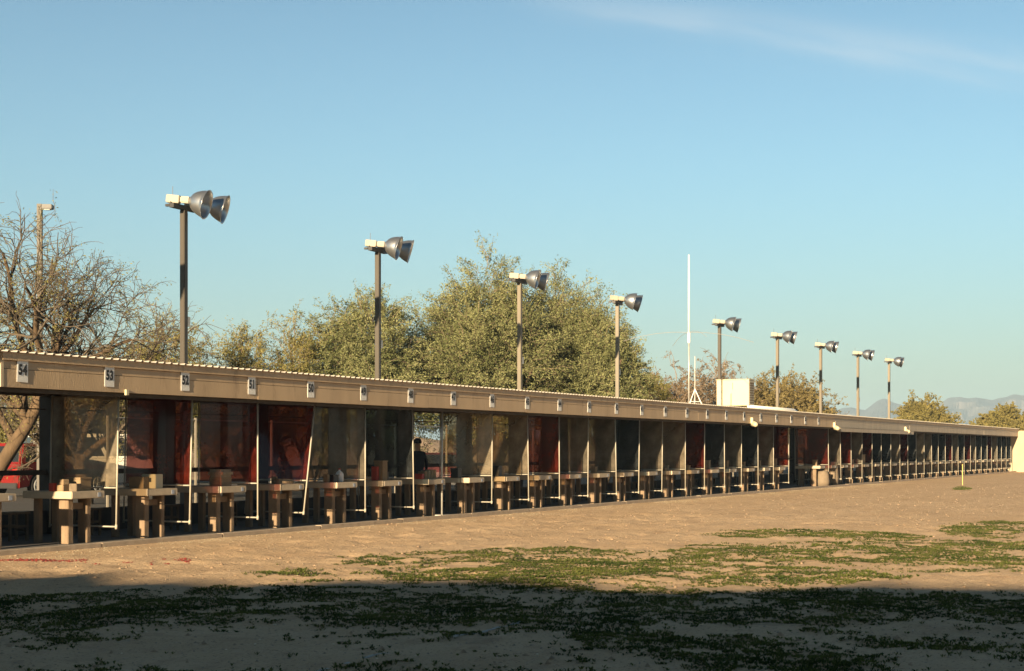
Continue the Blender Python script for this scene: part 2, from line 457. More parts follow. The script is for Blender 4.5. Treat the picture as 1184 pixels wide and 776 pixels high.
def ridge_crest(yy):
    # crest point at berm y casts to y + tan(az)*L
    L = BH / TE
    ye = yy + math.tan(SUN_AZ) * L
    return edge_x(min(max(ye, -30), 16)) - L
ys = [(-60 + i*.8) for i in range(96)]
o = ridge_mesh('shade_ridge', M['shade_ridge'], ridge_crest, ys, lambda y: BH * min(1, max(0.02, (15.5 - y)/2.5)) + .10*math.sin(y*1.3) + .07*math.sin(y*3.7+1) + .04*math.sin(y*9.1), 6.6, .15)
tag(o, kind='structure')

# earth bank beyond the parking area
def bank():
    mb = MB(); n0 = 120; prof = [(0, 0), (1.6, .55), (3.2, .95), (4.4, 1), (6.5, .6), (9, 0)]
    for i in range(n0):
        x = -30 + i*1.5
        h = 2.2 + .35*math.sin(i*.31) + .25*math.sin(i*.83+2) + random.uniform(-.08, .08)
        for dy, k in prof: mb.v.append((x, 54 + 1.2*math.sin(i*.2) + dy, -.05 + h*k))
    w = len(prof)
    for i in range(n0-1):
        for j in range(w-1): mb.f.append((i*w+j, (i+1)*w+j, (i+1)*w+j+1, i*w+j+1))
    return mb.build('earth_bank', M['shade_ridge'], smooth=True)
tag(bank(), kind='structure')

def lot():
    mb = MB(); mb.add([(-20,21.5,.004),(150,21.5,.004),(150,50,.004),(-20,50,.004)], [(0,1,2,3)])
    return mb.build('parking_lot', mat('lot_darkened', (.045, .041, .037), .9, .2, 1.2, .4, 40, stain=((.07,.06,.05), .6, .56)))  # dark ground sheet added to deepen the shade seen under the benches
tag(lot(), kind='structure')
# mountains
def mountains():
    pts = []                       # azimuth pixel -> peak pixel
    prof = [(600, 507), (700, 505), (800, 503), (860, 500), (900, 494), (930, 490), (955, 480), (975, 471), (985, 470), (1000, 473), (1014, 464), (1022, 461), (1035, 466), (1060, 472), (1085, 468), (1098, 461), (1112, 459), (1130, 461), (1148, 463), (1160, 459), (1172, 457), (1190, 458), (1230, 462), (1290, 455), (1360, 470), (1450, 480)]
    mb = MB(); Z0 = 3200.0; nn = 260; rows = 12
    xs = np.linspace(600, 1450, nn); hs = np.interp(xs, [p[0] for p in prof], [p[1] for p in prof])
    for r in range(rows):
        k = r/(rows-1)
        for i in range(nn):
            Z = Z0 - 700*(1-k) + 220*(fbm(np.array([i*.09]), np.array([r*.5]), 3)[0]-.5)
            x, y = at(xs[i], Z)
            top = zat(hs[i], Z0) + 6*(vnoise(np.array([i*.31]), np.array([3.3]))[0]-.5)
            e = k**1.15
            zz = -5 + (top+5)*e + (top*.35*(fbm(np.array([i*.12]), np.array([r*.55+9]), 4)[0]-.5) * math.sin(math.pi*k))
            mb.v.append((x, y, zz))
    for r in range(rows-1):
        for i in range(nn-1): mb.f.append((r*nn+i, r*nn+i+1, (r+1)*nn+i+1, (r+1)*nn+i))
    # back slope, so the range has depth
    o0 = len(mb.v)
    for i in range(nn):
        x, y = at(xs[i], Z0+900); mb.v.append((x, y, -5))
    for i in range(nn-1): mb.f.append(((rows-1)*nn+i, (rows-1)*nn+i+1, o0+i+1, o0+i))
    return mb.build('hills', mat('hill_rock', (.12, .105, .10), .95, .3, .01, .8, .05), smooth=False)
tag(mountains(), kind='structure')

# air: pale haze over the whole place
def haze():
    mb = MB(); mb.box(-9500, 12500, -9500, 12500, -8, 150)
    m = bpy.data.materials.new('haze_air'); m.use_nodes = True
    nn, ll = m.node_tree.nodes, m.node_tree.links; nn.clear()
    o = nn.new('ShaderNodeOutputMaterial'); v = nn.new('ShaderNodeVolumePrincipled')
    v.inputs['Color'].default_value = (.50, .74, 1.0, 1); v.inputs['Density'].default_value = 0.00027; v.inputs['Anisotropy'].default_value = 0.0
    ll.new(v.outputs[0], o.inputs['Volume'])
    ob = mb.build('haze', m); tag(ob, kind='stuff'); ob['label'] = 'thin pale haze in the air over the desert'; ob['category'] = 'haze'
USE_HAZE = True
if USE_HAZE: haze()

# ------------------------------------------------------------------ SHELTER
U0 = u_at(1.0, YF)                       # left end of roof
S_CELL = 1.853
UP0 = u_at(137, 16.9)                    # first divider front pipe
UEND = u_at(1177.5, YF)
SEC1 = u_at(966, YF); SEC2 = u_at(1052, YF)
YR = 20.05
UL = U0 - 13.0                            # the shelter runs on to the left, out of the picture, set back a little
ZB, ZT = 2.465, 3.0
shelter = thing('firing_line_shelter', 'long low open-fronted shelter with a tan fascia and ribbed metal roof', 'shelter', (U0, YF, 0))
def loc_box(mb, x0, x1, y0, y1, z0, z1): return mb.box(x0-U0, x1-U0, y0-YF, y1-YF, z0, z1)
def fascia_part(x0, x1, m, dz=0):
    mb = MB()
    # three planks with small set-backs and irregular board joints
    x = x0
    while x < x1 - .01:
        xe = min(x1, x + random.choice([4.8, 6.1, 3.66]))
        if x1 - xe < 1: xe = x1
        j = lambda: random.uniform(-.007, .007)
        g_ = .004
        loc_box(mb, x, xe-g_, YF+.008+j(), YF+.05, ZB+j()+dz, ZB+.262)
        loc_box(mb, x, xe-g_, YF+.014+j(), YF+.05, ZB+.270, ZB+.385)
        x = xe
    return mb.build('fascia', m, shelter)
fascia_part(U0+.06, SEC1, M['fascia']); fascia_part(SEC1+.01, SEC2, M['fascia_grey'], -.0); fascia_part(SEC2+.01, UEND-.05, M['fascia_grey'])
mb = MB(); loc_box(mb, UL, U0, YF+.062, YF+.10, ZB, ZT-.04); mb.build('fascia', M['fascia'], shelter)
# upper drip board, stands proud
mb = MB(); loc_box(mb, U0+.02, UEND-.05, YF-.022, YF+.05, ZB+.392, ZT-.03); mb.build('drip_board', M['fascia'], shelter)
# return of the fascia round the left end
mb = MB(); loc_box(mb, U0, U0+.055, YF+.0, YF+.0605, ZB, ZT-.035); mb.build('gable_board', M['gable'], shelter)
# lower trim under section two
mb = MB(); loc_box(mb, SEC1+.05, SEC2, YF-.20, YF-.06, ZB-.17, ZB-.02); mb.build('trim_board', M['fascia_grey'], shelter)
# ribbed roof sheet
def roof():
    mb = MB(); x = UL; pr = []
    pitch = .18
    while x < UEND:
        pr += [(x, 0), (x+.11, 0), (x+.13, .028), (x+.16, .028)]; x += pitch
    n0 = len(pr)
    for (yy, zz) in ((YF-.06, ZT-.022), (YR+.1, ZT-.17)):
        for (a, c) in pr: mb.v.append((a-U0, yy-YF, zz+c))
    for (yy, zz) in ((YF-.06, ZT-.028), (YR+.1, ZT-.176)):
        for (a, c) in pr: mb.v.append((a-U0, yy-YF, zz+c))
    for i in range(n0-1):
        mb.f.append((i, i+1, n0+i+1, n0+i)); mb.f.append((2*n0+i+1, 2*n0+i, 3*n0+i, 3*n0+i+1))
        mb.f.append((i+1, i, 2*n0+i, 2*n0+i+1)); mb.f.append((n0+i, n0+i+1, 3*n0+i+1, 3*n0+i))
    me = mb.build('roof_sheet', M['roofmetal'], shelter)
roof()
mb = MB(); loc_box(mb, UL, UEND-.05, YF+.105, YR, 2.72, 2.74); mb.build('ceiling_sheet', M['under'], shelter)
# rafters
mb = MB(); x = UL+.3
while x < UEND: loc_box(mb, x, x+.05, YF+.11, YR-.1, 2.60, 2.715); x += 1.22
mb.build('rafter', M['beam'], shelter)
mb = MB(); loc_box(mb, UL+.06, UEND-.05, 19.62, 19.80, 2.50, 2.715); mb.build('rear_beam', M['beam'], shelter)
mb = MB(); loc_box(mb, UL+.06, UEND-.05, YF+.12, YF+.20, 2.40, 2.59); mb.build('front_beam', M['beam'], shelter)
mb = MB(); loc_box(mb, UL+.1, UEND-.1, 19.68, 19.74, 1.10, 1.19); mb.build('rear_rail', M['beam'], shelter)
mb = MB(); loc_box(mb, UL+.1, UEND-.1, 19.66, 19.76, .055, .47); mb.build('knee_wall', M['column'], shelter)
mb = MB(); mb.tube([(.1, 3.11, 2.27), (UEND-U0-.1, 3.11, 2.27)], .012, 5); mb.build('rear_cable', M['beam'], shelter)
mb = MB(); loc_box(mb, U0-1.2, U0-1.15, 17.5, 19.6, .5, 2.5); mb.build('sun_block', M['column'], shelter)  # unseen panel added left of the view to block the sun
# rear columns at ten foot
uc = u_at(60, 19.7) - 4*3.05; cm = None; k = 0
colme = None
while uc < UEND-.4:
    if cm is None:
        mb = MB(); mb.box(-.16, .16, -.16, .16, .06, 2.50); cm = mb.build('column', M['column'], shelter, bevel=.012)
        c = cm
    else:
        c = cm.copy(); COL.objects.link(c); c.parent = shelter
    c.location = (uc-U0, 19.7-YF, 0); uc += 3.05; k += 1
# concrete slab & kerb
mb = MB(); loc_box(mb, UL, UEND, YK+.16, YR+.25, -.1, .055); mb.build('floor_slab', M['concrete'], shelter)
mb = MB(); x = UL
while x < UEND:
    mb.box(x, x+3.03, YK, YK+.15, -.1, .075+random.uniform(-.008, .008)); x += 3.05
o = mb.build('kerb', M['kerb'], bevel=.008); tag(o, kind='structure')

# far end wall
mb = MB(); mb.box(UEND, UEND+.22, 9.0, 20.6, -.05, 2.86); w = mb.build('block_wall', M['wall'], bevel=.01)
tag(w, 'plain tan block wall closing the far end of the shelter', 'wall')

# ------------------------------------------------------------------ number plates
plate_me = None
def digits_mesh(txt):
    cu = bpy.data.curves.new('digits', 'FONT'); cu.body = txt; cu.size = .20; cu.align_x = 'CENTER'; cu.align_y = 'CENTER'
    cu.offset = .009; cu.extrude = .0015; cu.space_character = 1.12; cu.resolution_u = 3
    ob = bpy.data.objects.new('digits', cu); COL.objects.link(ob)
    dg = bpy.context.evaluated_depsgraph_get(); dg.update()
    me = bpy.data.meshes.new_from_object(ob.evaluated_get(dg))
    bpy.data.objects.remove(ob); me.materials.clear(); me.materials.append(M['ink']); me.name = 'digits'
    return me
mb = MB(); mb.box(-.108, .108, -.006, .0, -.165, .165); plate0 = mb.build('board', M['plate'])
plates = []
u54 = u_at(26, YF)
for i in range(24):
    num = 54 - i
    u = u54 + i*1.853*.998
    if u > SEC1 - .3: break
    r = thing('number_plate', 'white plate numbered %d on the tan fascia' % num, 'number plate', (u, YF-.026+.028, ZB+.245), 0, 'number plates along the fascia')
    r.rotation_euler = (0, R(random.uniform(-1.5, 1.5)), 0)
    if i == 0: p = plate0; p.parent = r
    else: p = plate0.copy(); COL.objects.link(p); p.parent = r
    d = bpy.data.objects.new('digits', digits_mesh(str(num))); COL.objects.link(d); d.parent = r
    d.location = (0, -.009, .01); d.rotation_euler = (R(90), 0, 0); d.scale = (.80, 1.05, 1)
    plates.append(r)

# ------------------------------------------------------------------ benches
ORD = ['first','second','third','fourth','fifth','sixth','seventh','eighth','ninth','tenth','eleventh','twelfth','thirteenth','fourteenth','fifteenth','sixteenth','seventeenth','eighteenth','nineteenth','twentieth','twenty-first','twenty-second','twenty-third','twenty-fourth','twenty-fifth','twenty-sixth','twenty-seventh','twenty-eighth']
cells = []
m = -1
while UP0 + m*S_CELL < UEND - .5:
    if m not in (21, 22): cells.append(m)
    m += 1
NEAR = [c for c in cells if c < 21]; FAR = [c for c in cells if c > 22]
def place_words(c):
    if c < 21: return 'under number %d' % (53 - c)
    k = FAR[::-1].index(c)
    return ('nearest the far end wall' if k == 0 else '%s from the far end wall' % ORD[k])
YB = 16.95
def make_bench():
    r = thing('shooting_bench', '', 'bench', (0,0,0))
    mb = MB(); mb.box(-1.03, -.29, 0, 1.05, .775, .892); mb.build('bench_top', M['benchtop'], r, bevel=.01)
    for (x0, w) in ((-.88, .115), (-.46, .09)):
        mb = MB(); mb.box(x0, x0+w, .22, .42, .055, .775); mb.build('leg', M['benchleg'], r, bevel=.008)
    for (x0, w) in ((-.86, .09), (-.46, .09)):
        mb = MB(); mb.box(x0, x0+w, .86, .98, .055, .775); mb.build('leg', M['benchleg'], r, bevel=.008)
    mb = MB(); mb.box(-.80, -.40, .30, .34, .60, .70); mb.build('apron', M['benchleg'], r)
    mb = MB(); mb.box(-.45, -.38, -.004, 0, .795, .865); mb.build('tag', M['bluetag'], r)
    return r
bench0 = make_bench(); first = True
for c in cells:
    loc = (UP0 + c*S_CELL + random.uniform(-.03, .03), YB + random.uniform(-.03, .03), random.uniform(-.0, .0))
    lab = 'tan shooting bench on square posts, ' + place_words(c)
    if first: b0 = bench0; b0.location = loc; b0['label'] = lab; b0['group'] = 'shooting benches along the firing line'; first = False
    else:
        b0 = dup(bench0, loc, R(random.uniform(-.6, .6)), lab)

# stools
def make_stool():
    r = thing('stool', '', 'stool', (0,0,0))
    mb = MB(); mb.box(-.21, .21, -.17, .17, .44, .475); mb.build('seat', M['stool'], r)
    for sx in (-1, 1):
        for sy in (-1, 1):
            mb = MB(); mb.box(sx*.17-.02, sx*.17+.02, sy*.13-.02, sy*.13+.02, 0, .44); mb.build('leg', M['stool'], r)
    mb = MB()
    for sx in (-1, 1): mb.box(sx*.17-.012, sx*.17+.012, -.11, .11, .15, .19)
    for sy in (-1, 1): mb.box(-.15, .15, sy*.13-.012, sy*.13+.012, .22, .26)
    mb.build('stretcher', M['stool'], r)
    return r
stool0 = make_stool(); first = True
for c in cells:
    if c > 20 and c % 2: continue
    loc = (UP0 + c*S_CELL - .65 + random.uniform(-.12, .12), 18.45 + random.uniform(-.15, .2), .055)
    lab = 'dark wooden stool in the shade behind the bench ' + place_words(c)
    rz = R(random.uniform(-25, 25))
    if first: stool0.location = loc; stool0.rotation_euler = (0,0,rz); stool0['label'] = lab; stool0['group'] = 'wooden stools behind the benches'; first = False
    else: dup(stool0, loc, rz, lab)

# ------------------------------------------------------------------ dividers
PH = 2.455                                  # hang from front beam; origin at the top
def make_divider(kind):
    r = thing('divider', '', 'divider screen', (0,0,0))
    fr = .0145; d = 1.42
    mb = MB()
    mb.tube([(0, .0, 0), (0, 0, -(PH-.26))], fr, 8)
    mb.build('front_pipe', M['pvc'], r, smooth=True)
    mb = MB(); mb.tube([(0, -.0, -(PH-.26)), (0, .0, -(PH-.335))], fr*1.45, 8); mb.build('elbow', M['pvc'], r, smooth=True)
    mb = MB(); mb.tube([(0, .02, -(PH-.30)), (0, d, -(PH-.30))], fr, 8); mb.build('bottom_pipe', M['pvc'], r, smooth=True)
    mb = MB(); mb.tube([(0, .02, -(PH-.93)), (0, d, -(PH-.93))], fr*.9, 8); mb.build('middle_pipe', M['pvc'], r, smooth=True)
    mb = MB(); mb.tube([(0, d, 0), (0, d, -(PH-.26))], fr, 8); mb.build('rear_pipe', M['pvc'], r, smooth=True)
    mb = MB()
    nn = 9; zz0, zz1 = -.02, -(PH-.955)
    vs = []
    for i in range(nn):
        y = .022 + (d-.044)*i/(nn-1); bx = .012*math.sin(i*.9) 
        vs += [(bx-.003, y, zz0), (bx-.003, y, zz1), (bx+.003, y, zz0), (bx+.003, y, zz1)]
    fs = []
    for i in range(nn-1):
        a = i*4; c = a+4
        fs += [(a, a+1, c+1, c), (a+2, c+2, c+3, a+3), (a, c, c+2, a+2), (a+1, a+3, c+3, c+1)]
    fs += [(0, 2, 3, 1), (4*nn-4, 4*nn-3, 4*nn-1, 4*nn-2)]
    # one thin sheet (single layer keeps the tint the same in any view)
    mb.add([v for i, v in enumerate(vs) if i % 4 in (0, 1)], [(2*i, 2*i+1, 2*i+3, 2*i+2) for i in range(nn-1)])
    mb.build('sheet', SH[kind], r)
    return r
protos = {}
seq = ['brown','red','red','red','grey','dark',None,'beige','brown','red','grey','grey','dark','grey','brown','red','dark','grey','dark','grey','red','red','red','red','grey','red','grey','maroon','dark','dark','grey','maroon','dark','brown','grey','dark','dark','maroon','grey','dark','maroon','grey','dark','dark','maroon','grey','dark','dark','dark','grey','grey']
words = {'brown':'brown smoked', 'beige':'clear beige', 'grey':'dusty grey', 'red':'red', 'dark':'dark blue', 'maroon':'maroon'}
leans = {0: (-1.5, 0), 1: (-2.0, 0), 3: (-10, 2), 4: (0, 0)}
for c in [x for x in range(0, 50) if x in cells or x in (21, 22)]:
    if c >= len(seq) or seq[c] is None or c in (21, 22): continue
    kd = seq[c]
    if 20 < c <= 22: kd = 'red'
    loc = (UP0 + c*S_CELL, 16.9 + random.uniform(-.02, .02), PH)
    side = place_words(c) if c in cells else 'beside the walk-through gap'
    lab = '%s divider screen right of the bench %s' % (words[kd], side)
    if c not in cells: lab = 'red plastic divider screen in a white pipe frame beside the walk-through gap'
    if kd not in protos:
        r = make_divider(kd); protos[kd] = r; r.location = loc; r['label'] = lab; r['group'] = 'divider screens between the stalls'
    else: r = dup(protos[kd], loc, None, lab)
    ln = leans.get(c, (random.gauss(0, 1.2), 0))
    r.rotation_euler = (R(0), R(-ln[0]) * -1 * -1, R(random.gauss(0, 1.5)))

# loose floor post in the stall without a screen
px_ = u_at(511, 17.1)
t0 = thing('floor_post', 'slim lone metal post on a flat foot in the stall without a screen', 'post', (px_, 17.1, .055))
mb = MB(); mb.tube([(0,0,.02),(0,0,2.40)], .022, 8); mb.build('pipe', M['galv'], t0, smooth=True)
mb = MB(); mb.box(-.16,.16,-.12,.12,0,.02); mb.build('foot_plate', M['galv'], t0)

# ------------------------------------------------------------------ things on the benches
TOPZ = .892
def bench_spot(c, fx, fy): return (UP0 + c*S_CELL + fx, YB + fy, TOPZ)
def blk(name, m, loc, sx, sy, sz, rz, label, cat, group='boxes and blocks on the benches', detail=0, m2=None):
    r = thing(name, label, cat, loc, R(rz), group)
    mb = MB(); mb.box(-sx/2, sx/2, -sy/2, sy/2, 0, sz); mb.build('body', m, r, bevel=min(.008, sz*.1))
    if detail == 1:      # lid overhanging
        mb = MB(); mb.box(-sx/2-.008, sx/2+.008, -sy/2-.008, sy/2+.008, sz, sz+.025); mb.build('lid', m2 or m, r)
    if detail == 2:      # hand hole on the left end
        mb = MB(); mb.box(-sx/2-.004, -sx/2-.0005, -sy*.2, sy*.2, sz*.45, sz*.75); mb.build('opening', M['black'], r)
    return r
def on_stack(base, dz, **k): pass
b = bench_spot
# bench under 53
blk('wooden_block', M['ply'], b(0,-.90,.28), .16,.13,.10, 4, 'flat brown block at the left of the bench under 53', 'block')
blk('wooden_block', M['ply'], (b(0,-.88,.28)[0], b(0,0,.28)[1], TOPZ+.10), .12,.10,.09, -6, 'small brown block topmost of its pair on the bench under 53', 'block')
blk('red_box', M['redcloth'], b(0,-.98,.42), .09,.1,.13, 0, 'small red box at the left edge of the bench under 53', 'box')
blk('metal_box', M['louvre'], b(0,-.76,.16), .15,.14,.12, 10, 'grey tin between the brown blocks and the tan case on the bench under 53', 'tin')
blk('wooden_case', M['ply'], b(0,-.52,.30), .26,.26,.19, 3, 'tan wooden case on the bench under 53', 'case', detail=1)
# bench under 52
blk('cardboard_box', M['card'], b(1,-.80,.42), .2,.3,.2, 5, 'dark tan cardboard box on the bench under 52', 'box')
blk('cream_box', M['cream'], b(1,-.62,.30), .22,.28,.24, 6, 'cream box with a dark hole on the bench under 52', 'box', detail=2)
blk('orange_tin', M['card'], b(1,-.42,.40), .14,.14,.2, 0, 'orange brown tin beside the cream box under 52', 'tin', detail=1)
# bench under 51 : carved rest
def saddle_rest(loc, rz, label):
    r = thing('shooting_rest', label, 'shooting rest', loc, R(rz), 'wooden shooting rests on the benches')
    mb = MB(); mb.box(-.17,.17,-.13,.13,0,.16); mb.build('body', M['ply'], r, bevel=.01)
    mb = MB(); mb.box(-.21,.21,-.16,.16,.16,.30); mb.build('cushion', M['bag'], r, bevel=.045)
    return r
saddle_rest(b(2,-.62,.30), 4, 'tall block rest with a puffy canvas cushion on the bench under 51')
blk('wooden_block', M['ply'], b(3,-.72,.30), .14,.12,.10, 5, 'small block at the middle of the bench under 50', 'block')
blk('cartridge_box', M['card'], b(3,-.62,.45), .10,.10,.14, 15, 'small upright carton on the bench under 50', 'carton')
# bench under 49
blk('wooden_block', M['ply'], b(4,-.92,.3), .09,.10,.16, 0, 'narrow upright block at the left of the bench under 49', 'block')
blk('spotting_scope_case', M['black'], b(4,-.72,.3), .2,.2,.13, 0, 'low black case on the bench under 49', 'case', detail=1)
r = thing('water_jug', 'cloudy plastic jug at the right of the bench under 49', 'jug', b(4,-.45,.3), 0)
mb = MB(); mb.lathe([(.075,0),(.085,.02),(.085,.16),(.06,.2),(.022,.23),(.022,.25)], 16, close=True); mb.build('body', M['white'], r, smooth=True)
mb = MB(); mb.lathe([(.026,.25),(.026,.275)], 12, close=True); mb.build('cap', M['redcloth'], r)
# bench under 48
blk('tall_carton', M['card'], b(5,-.72,.3), .20,.22,.40, 0, 'tall brown carton on the bench under 48', 'carton', detail=1, m2=M['ply'])
blk('red_box', M['redcloth'], b(5,-.88,.34), .09,.14,.30, 0, 'red upright box beside the tall carton under 48', 'box')
blk('black_case', M['black'], b(5,-.48,.36), .12,.16,.16, 0, 'small black case beside the tall carton under 48', 'case', detail=1)
# bench under 47 : a row
for i, (fx, hh, mm, nm) in enumerate([(-.95,.12,'redcloth','red'),(-.82,.17,'ply','plywood'),(-.68,.19,'bag','canvas'),(-.54,.21,'card','brown'),(-.42,.20,'ply','pale wood')]):
    blk('ammunition_box', M[mm], b(6,fx,.3), .10,.2,hh, random.uniform(-8,8), '%s box, %s from the left in the row on the bench under 47' % (nm, ORD[i]), 'box')
blk('black_case', M['black'], b(7,-.95,.4), .2,.2,.2, 0, 'black case left of the bench under 46', 'case', detail=1)
blk('black_case', M['black'], b(8,-.95,.3), .18,.2,.24, 0, 'black square case on the left of the bench under 45', 'case', detail=1)
blk('wooden_block', M['ply'], b(8,-.72,.3), .13,.13,.22, 0, 'upright block on the bench under 45', 'block')
saddle_n = 0
spec = {11:(.16,.16),12:(.05,.06),14:(.12,.14),15:(.16,.13),16:(.2,.28),17:(.2,.26),18:(.17,.2),19:(.15,.24),20:(.2,.3),23:(.2,.22),24:(.18,.26),25:(.2,.28),26:(.3,.2),27:(.36,.42),28:(.2,.16),30:(.2,.26),31:(.26,.24),34:(.22,.25),35:(.22,.25),36:(.18,.2),38:(.24,.24),39:(.2,.2),41:(.2,.26),43:(.24,.2),45:(.2,.25),46:(.2,.2)}
for c, (w_, h_) in spec.items():
    if c not in cells: continue
    blk('wooden_block', random.choice([M['ply'], M['card'], M['bag']]), b(c,-.62,.32), w_,w_*.9,h_, random.uniform(-10,10), 'wooden rest block on the bench ' + place_words(c), 'block', detail=1)
    if c % 2 == 0:
        blk('carton', M['card'], b(c,-.88,.30), .12,.14,h_*.6, random.uniform(-10,10), 'small carton left of the rest block on the bench ' + place_words(c), 'carton')

# things in the walk-through gap
def sack(px, Y, h, rad, label):
    r = thing('canvas_bin', label, 'bin', (u_at(px, Y), Y, .055), 0, 'bins in the walk-through gap')
    mb = MB(); mb.lathe([(rad*1.0,0),(rad*1.06,h*.3),(rad*.95,h*.75),(rad*.8,h*.97)], 18, close=True); mb.build('body', M['bin'], r, smooth=True)
    mb = MB(); mb.lathe([(rad*.84,h*.97),(rad*.84,h),(rad*.6,h*1.03)], 18, close=True); mb.build('rim', M['bin'], r)
sack(951, 17.05, .62, .27, 'short tan bin left of the pair in the walk-through gap')
sack(961, 17.25, .95, .30, 'tall tan bin right of the pair in the walk-through gap')
tb = thing('notice_board', 'pale back board standing in the walk-through gap', 'board', (u_at(938, 19.4), 19.4, .055))
mb = MB(); mb.box(-.9,.9,0,.05,.5,1.5); mb.build('panel', M['cream'], tb)
for sx in (-.8,.8):
    mb = MB(); mb.box(sx-.04,sx+.04,.055,.12,0,1.55); mb.build('post', M['benchleg'], tb)

# flood lamps under the fascia
def fascia_lamp(px, label):
    r = thing('fascia_lamp', label, 'lamp', (u_at(px, YF-.1), YF-.1, ZB), 0, 'small lamps under the fascia')
    mb = MB(); mb.box(-.06,.06,.03,.115,.0,.20); mb.build('bracket', M['cream'], r)
    mb = MB(); mt = Matrix.Translation((0,0,-.02)) @ Matrix.Rotation(R(80),4,'Y') @ Matrix.Rotation(R(-35),4,'X')
    mb.lathe([(.06,-.22),(.085,-.16),(.10,0),(.115,.22)], 14, mt, close=True); mb.build('lamp_head', M['cream'], r, smooth=True)
fascia_lamp(872, 'cream lamp on the fascia below the rooftop cooler'); fascia_lamp(967, 'cream lamp where the fascia steps down'); fascia_lamp(1049, 'cream lamp at the far joint of the fascia')
r = thing('fascia_hook', 'tiny pale fitting under the fascia right of number 53', 'fitting', (u_at(146, YF), YF, ZB))
mb = MB(); mb.box(-.03,.03,-.03,.008,-.04,.05); mb.build('hook', M['cream'], r)

# ------------------------------------------------------------------ floodlight poles
YP = 20.30
def make_flood(dark):
    r = thing('floodlight_pole', '', 'floodlight', (0,0,0))
    mb = MB(); mb.box(-.06,.06,-.06,.06,0,6.50); mb.build('pole', M['pole_d' if dark else 'pole_l'], r, bevel=.01)
    mb = MB(); mb.box(-.14,.14,-.14,.14,0,.03); mb.build('base_plate', M['darkmetal'], r)
    mb = MB(); mb.box(-.40,.40,-.055,.055,6.502,6.59); mb.build('crossarm', M['darkmetal'], r)
    for i, (sx, ang) in enumerate(((-.30, 18), (.30, 26))):
        base = Matrix.Translation((sx, .0, 6.69)) @ Matrix.Rotation(R(ang),4,'Z') @ Matrix.Rotation(R(6),4,'X')
        mb = MB(); mb.box(-.08,.08,-.12,.16,-.09,.07, base); bl = mb.build('ballast', M['ballast'], r, bevel=.012)
        mb = MB(); mb.box(-.07,.07,-.34,-.135,-.075,.06, base); mb.build('housing', M['ballast'], bl, bevel=.02)
        tip = base @ Matrix.Translation((0,-.33,0)) @ Matrix.Rotation(R(10),4,'X') @ Matrix.Rotation(R(90),4,'X')
        prof = [(.075,0),(.09,.02),(.155,.06),(.205,.12),(.245,.20),(.275,.29),(.290,.355),(.308,.36),(.308,.368),(.285,.362),(.268,.29),(.238,.20),(.198,.12),(.148,.07),(.08,.04)]
        mb = MB(); mb.lathe(prof, 28, tip); rf = mb.build('reflector', M['alu'], r, smooth=True)
        mb = MB(); mb.lathe([(.02,.05),(.05,.12),(.055,.20),(.03,.26),(.004,.27)], 12, tip); mb.build('bulb', M['glass'], rf, smooth=True)
    mb = MB(); mb.tube([(-.3,.05,6.75),(-.3,.05,6.95)], .006, 5); mb.build('bird_spike', M['darkmetal'], r)
    mb = MB(); mb.box(-.35,-.29,.10,.2,6.54,6.59); mb.build('bracket', M['darkmetal'], r)
    mb = MB(); mb.tube([(.075,-.03,.4),(.075,-.03,6.45)], .014, 6); mb.build('conduit', M['galv'], r)
    mb = MB(); mb.box(.061,.14,-.06,.06,4.1,4.3); mb.build('junction_box', M['galv'], r)
    mb = MB(); mb.tube([(-.2,0,6.60),(-.35,-.05,6.52),(-.42,.02,6.62)], .01, 5); mb.build('cable', M['darkmetal'], r)
    return r
fd = make_flood(True); fl = make_flood(False); used = {True: False, False: False}
flab = {0:'floodlight pole out of view beyond the left edge', 1:'nearest and tallest floodlight pole, twin reflectors, right of the bare trees', 2:'second dark floodlight pole, before the left side of the green trees', 3:'pale floodlight pole with its head against the big green tree', 4:'floodlight pole at the right edge of the big green tree', 5:'dark floodlight pole rising behind the rooftop cooler', 6:'first pale floodlight pole right of the rooftop cooler', 7:'second pale floodlight pole right of the rooftop cooler', 8:'third floodlight pole right of the rooftop cooler, next to last of the row', 9:'farthest and smallest floodlight pole at the right end of the row'}
pxs = [None, 212.5, 437, 601, 714, 832, 899, 949, 992, 1028]
for i in range(10):
    if i == 0: u = u_at(212.5, YP) - 7.45
    else: u = u_at(pxs[i], YP)
    dark = i in (0, 1, 2, 5)
    p = fd if dark else fl
    if not used[dark]: used[dark] = True; p.location = (u, YP, 0); p['label'] = flab[i]; p['group'] = 'floodlight poles behind the shelter'; q = p
    else: q = dup(p, (u, YP, 0), R(random.uniform(-7, 5)), flab[i])
    if i: 
        Z = u*CT + YP*ST
    
# small area-lamp pole in the parking lot
Zl = 48; x, y = at(46, Zl); zt = zat(236, Zl)
r = thing('parking_lamp', 'slim square lamp pole rising from the bare trees at the left', 'lamp', (x, y, 0), TH - R(90) )
mb = MB(); mb.box(-.075,.075,-.075,.075,0,zt); mb.build('pole', M['pole_d'], r)
mb = MB(); mb.box(.08,.42,-.14,.14,zt-.17,zt-.02); mb.build('lamp_head', M['darkmetal'], r, bevel=.02)
mb = MB(); mb.box(.16,.34,-.09,.09,zt-.185,zt-.171); mb.build('lens', M['glass'], r)

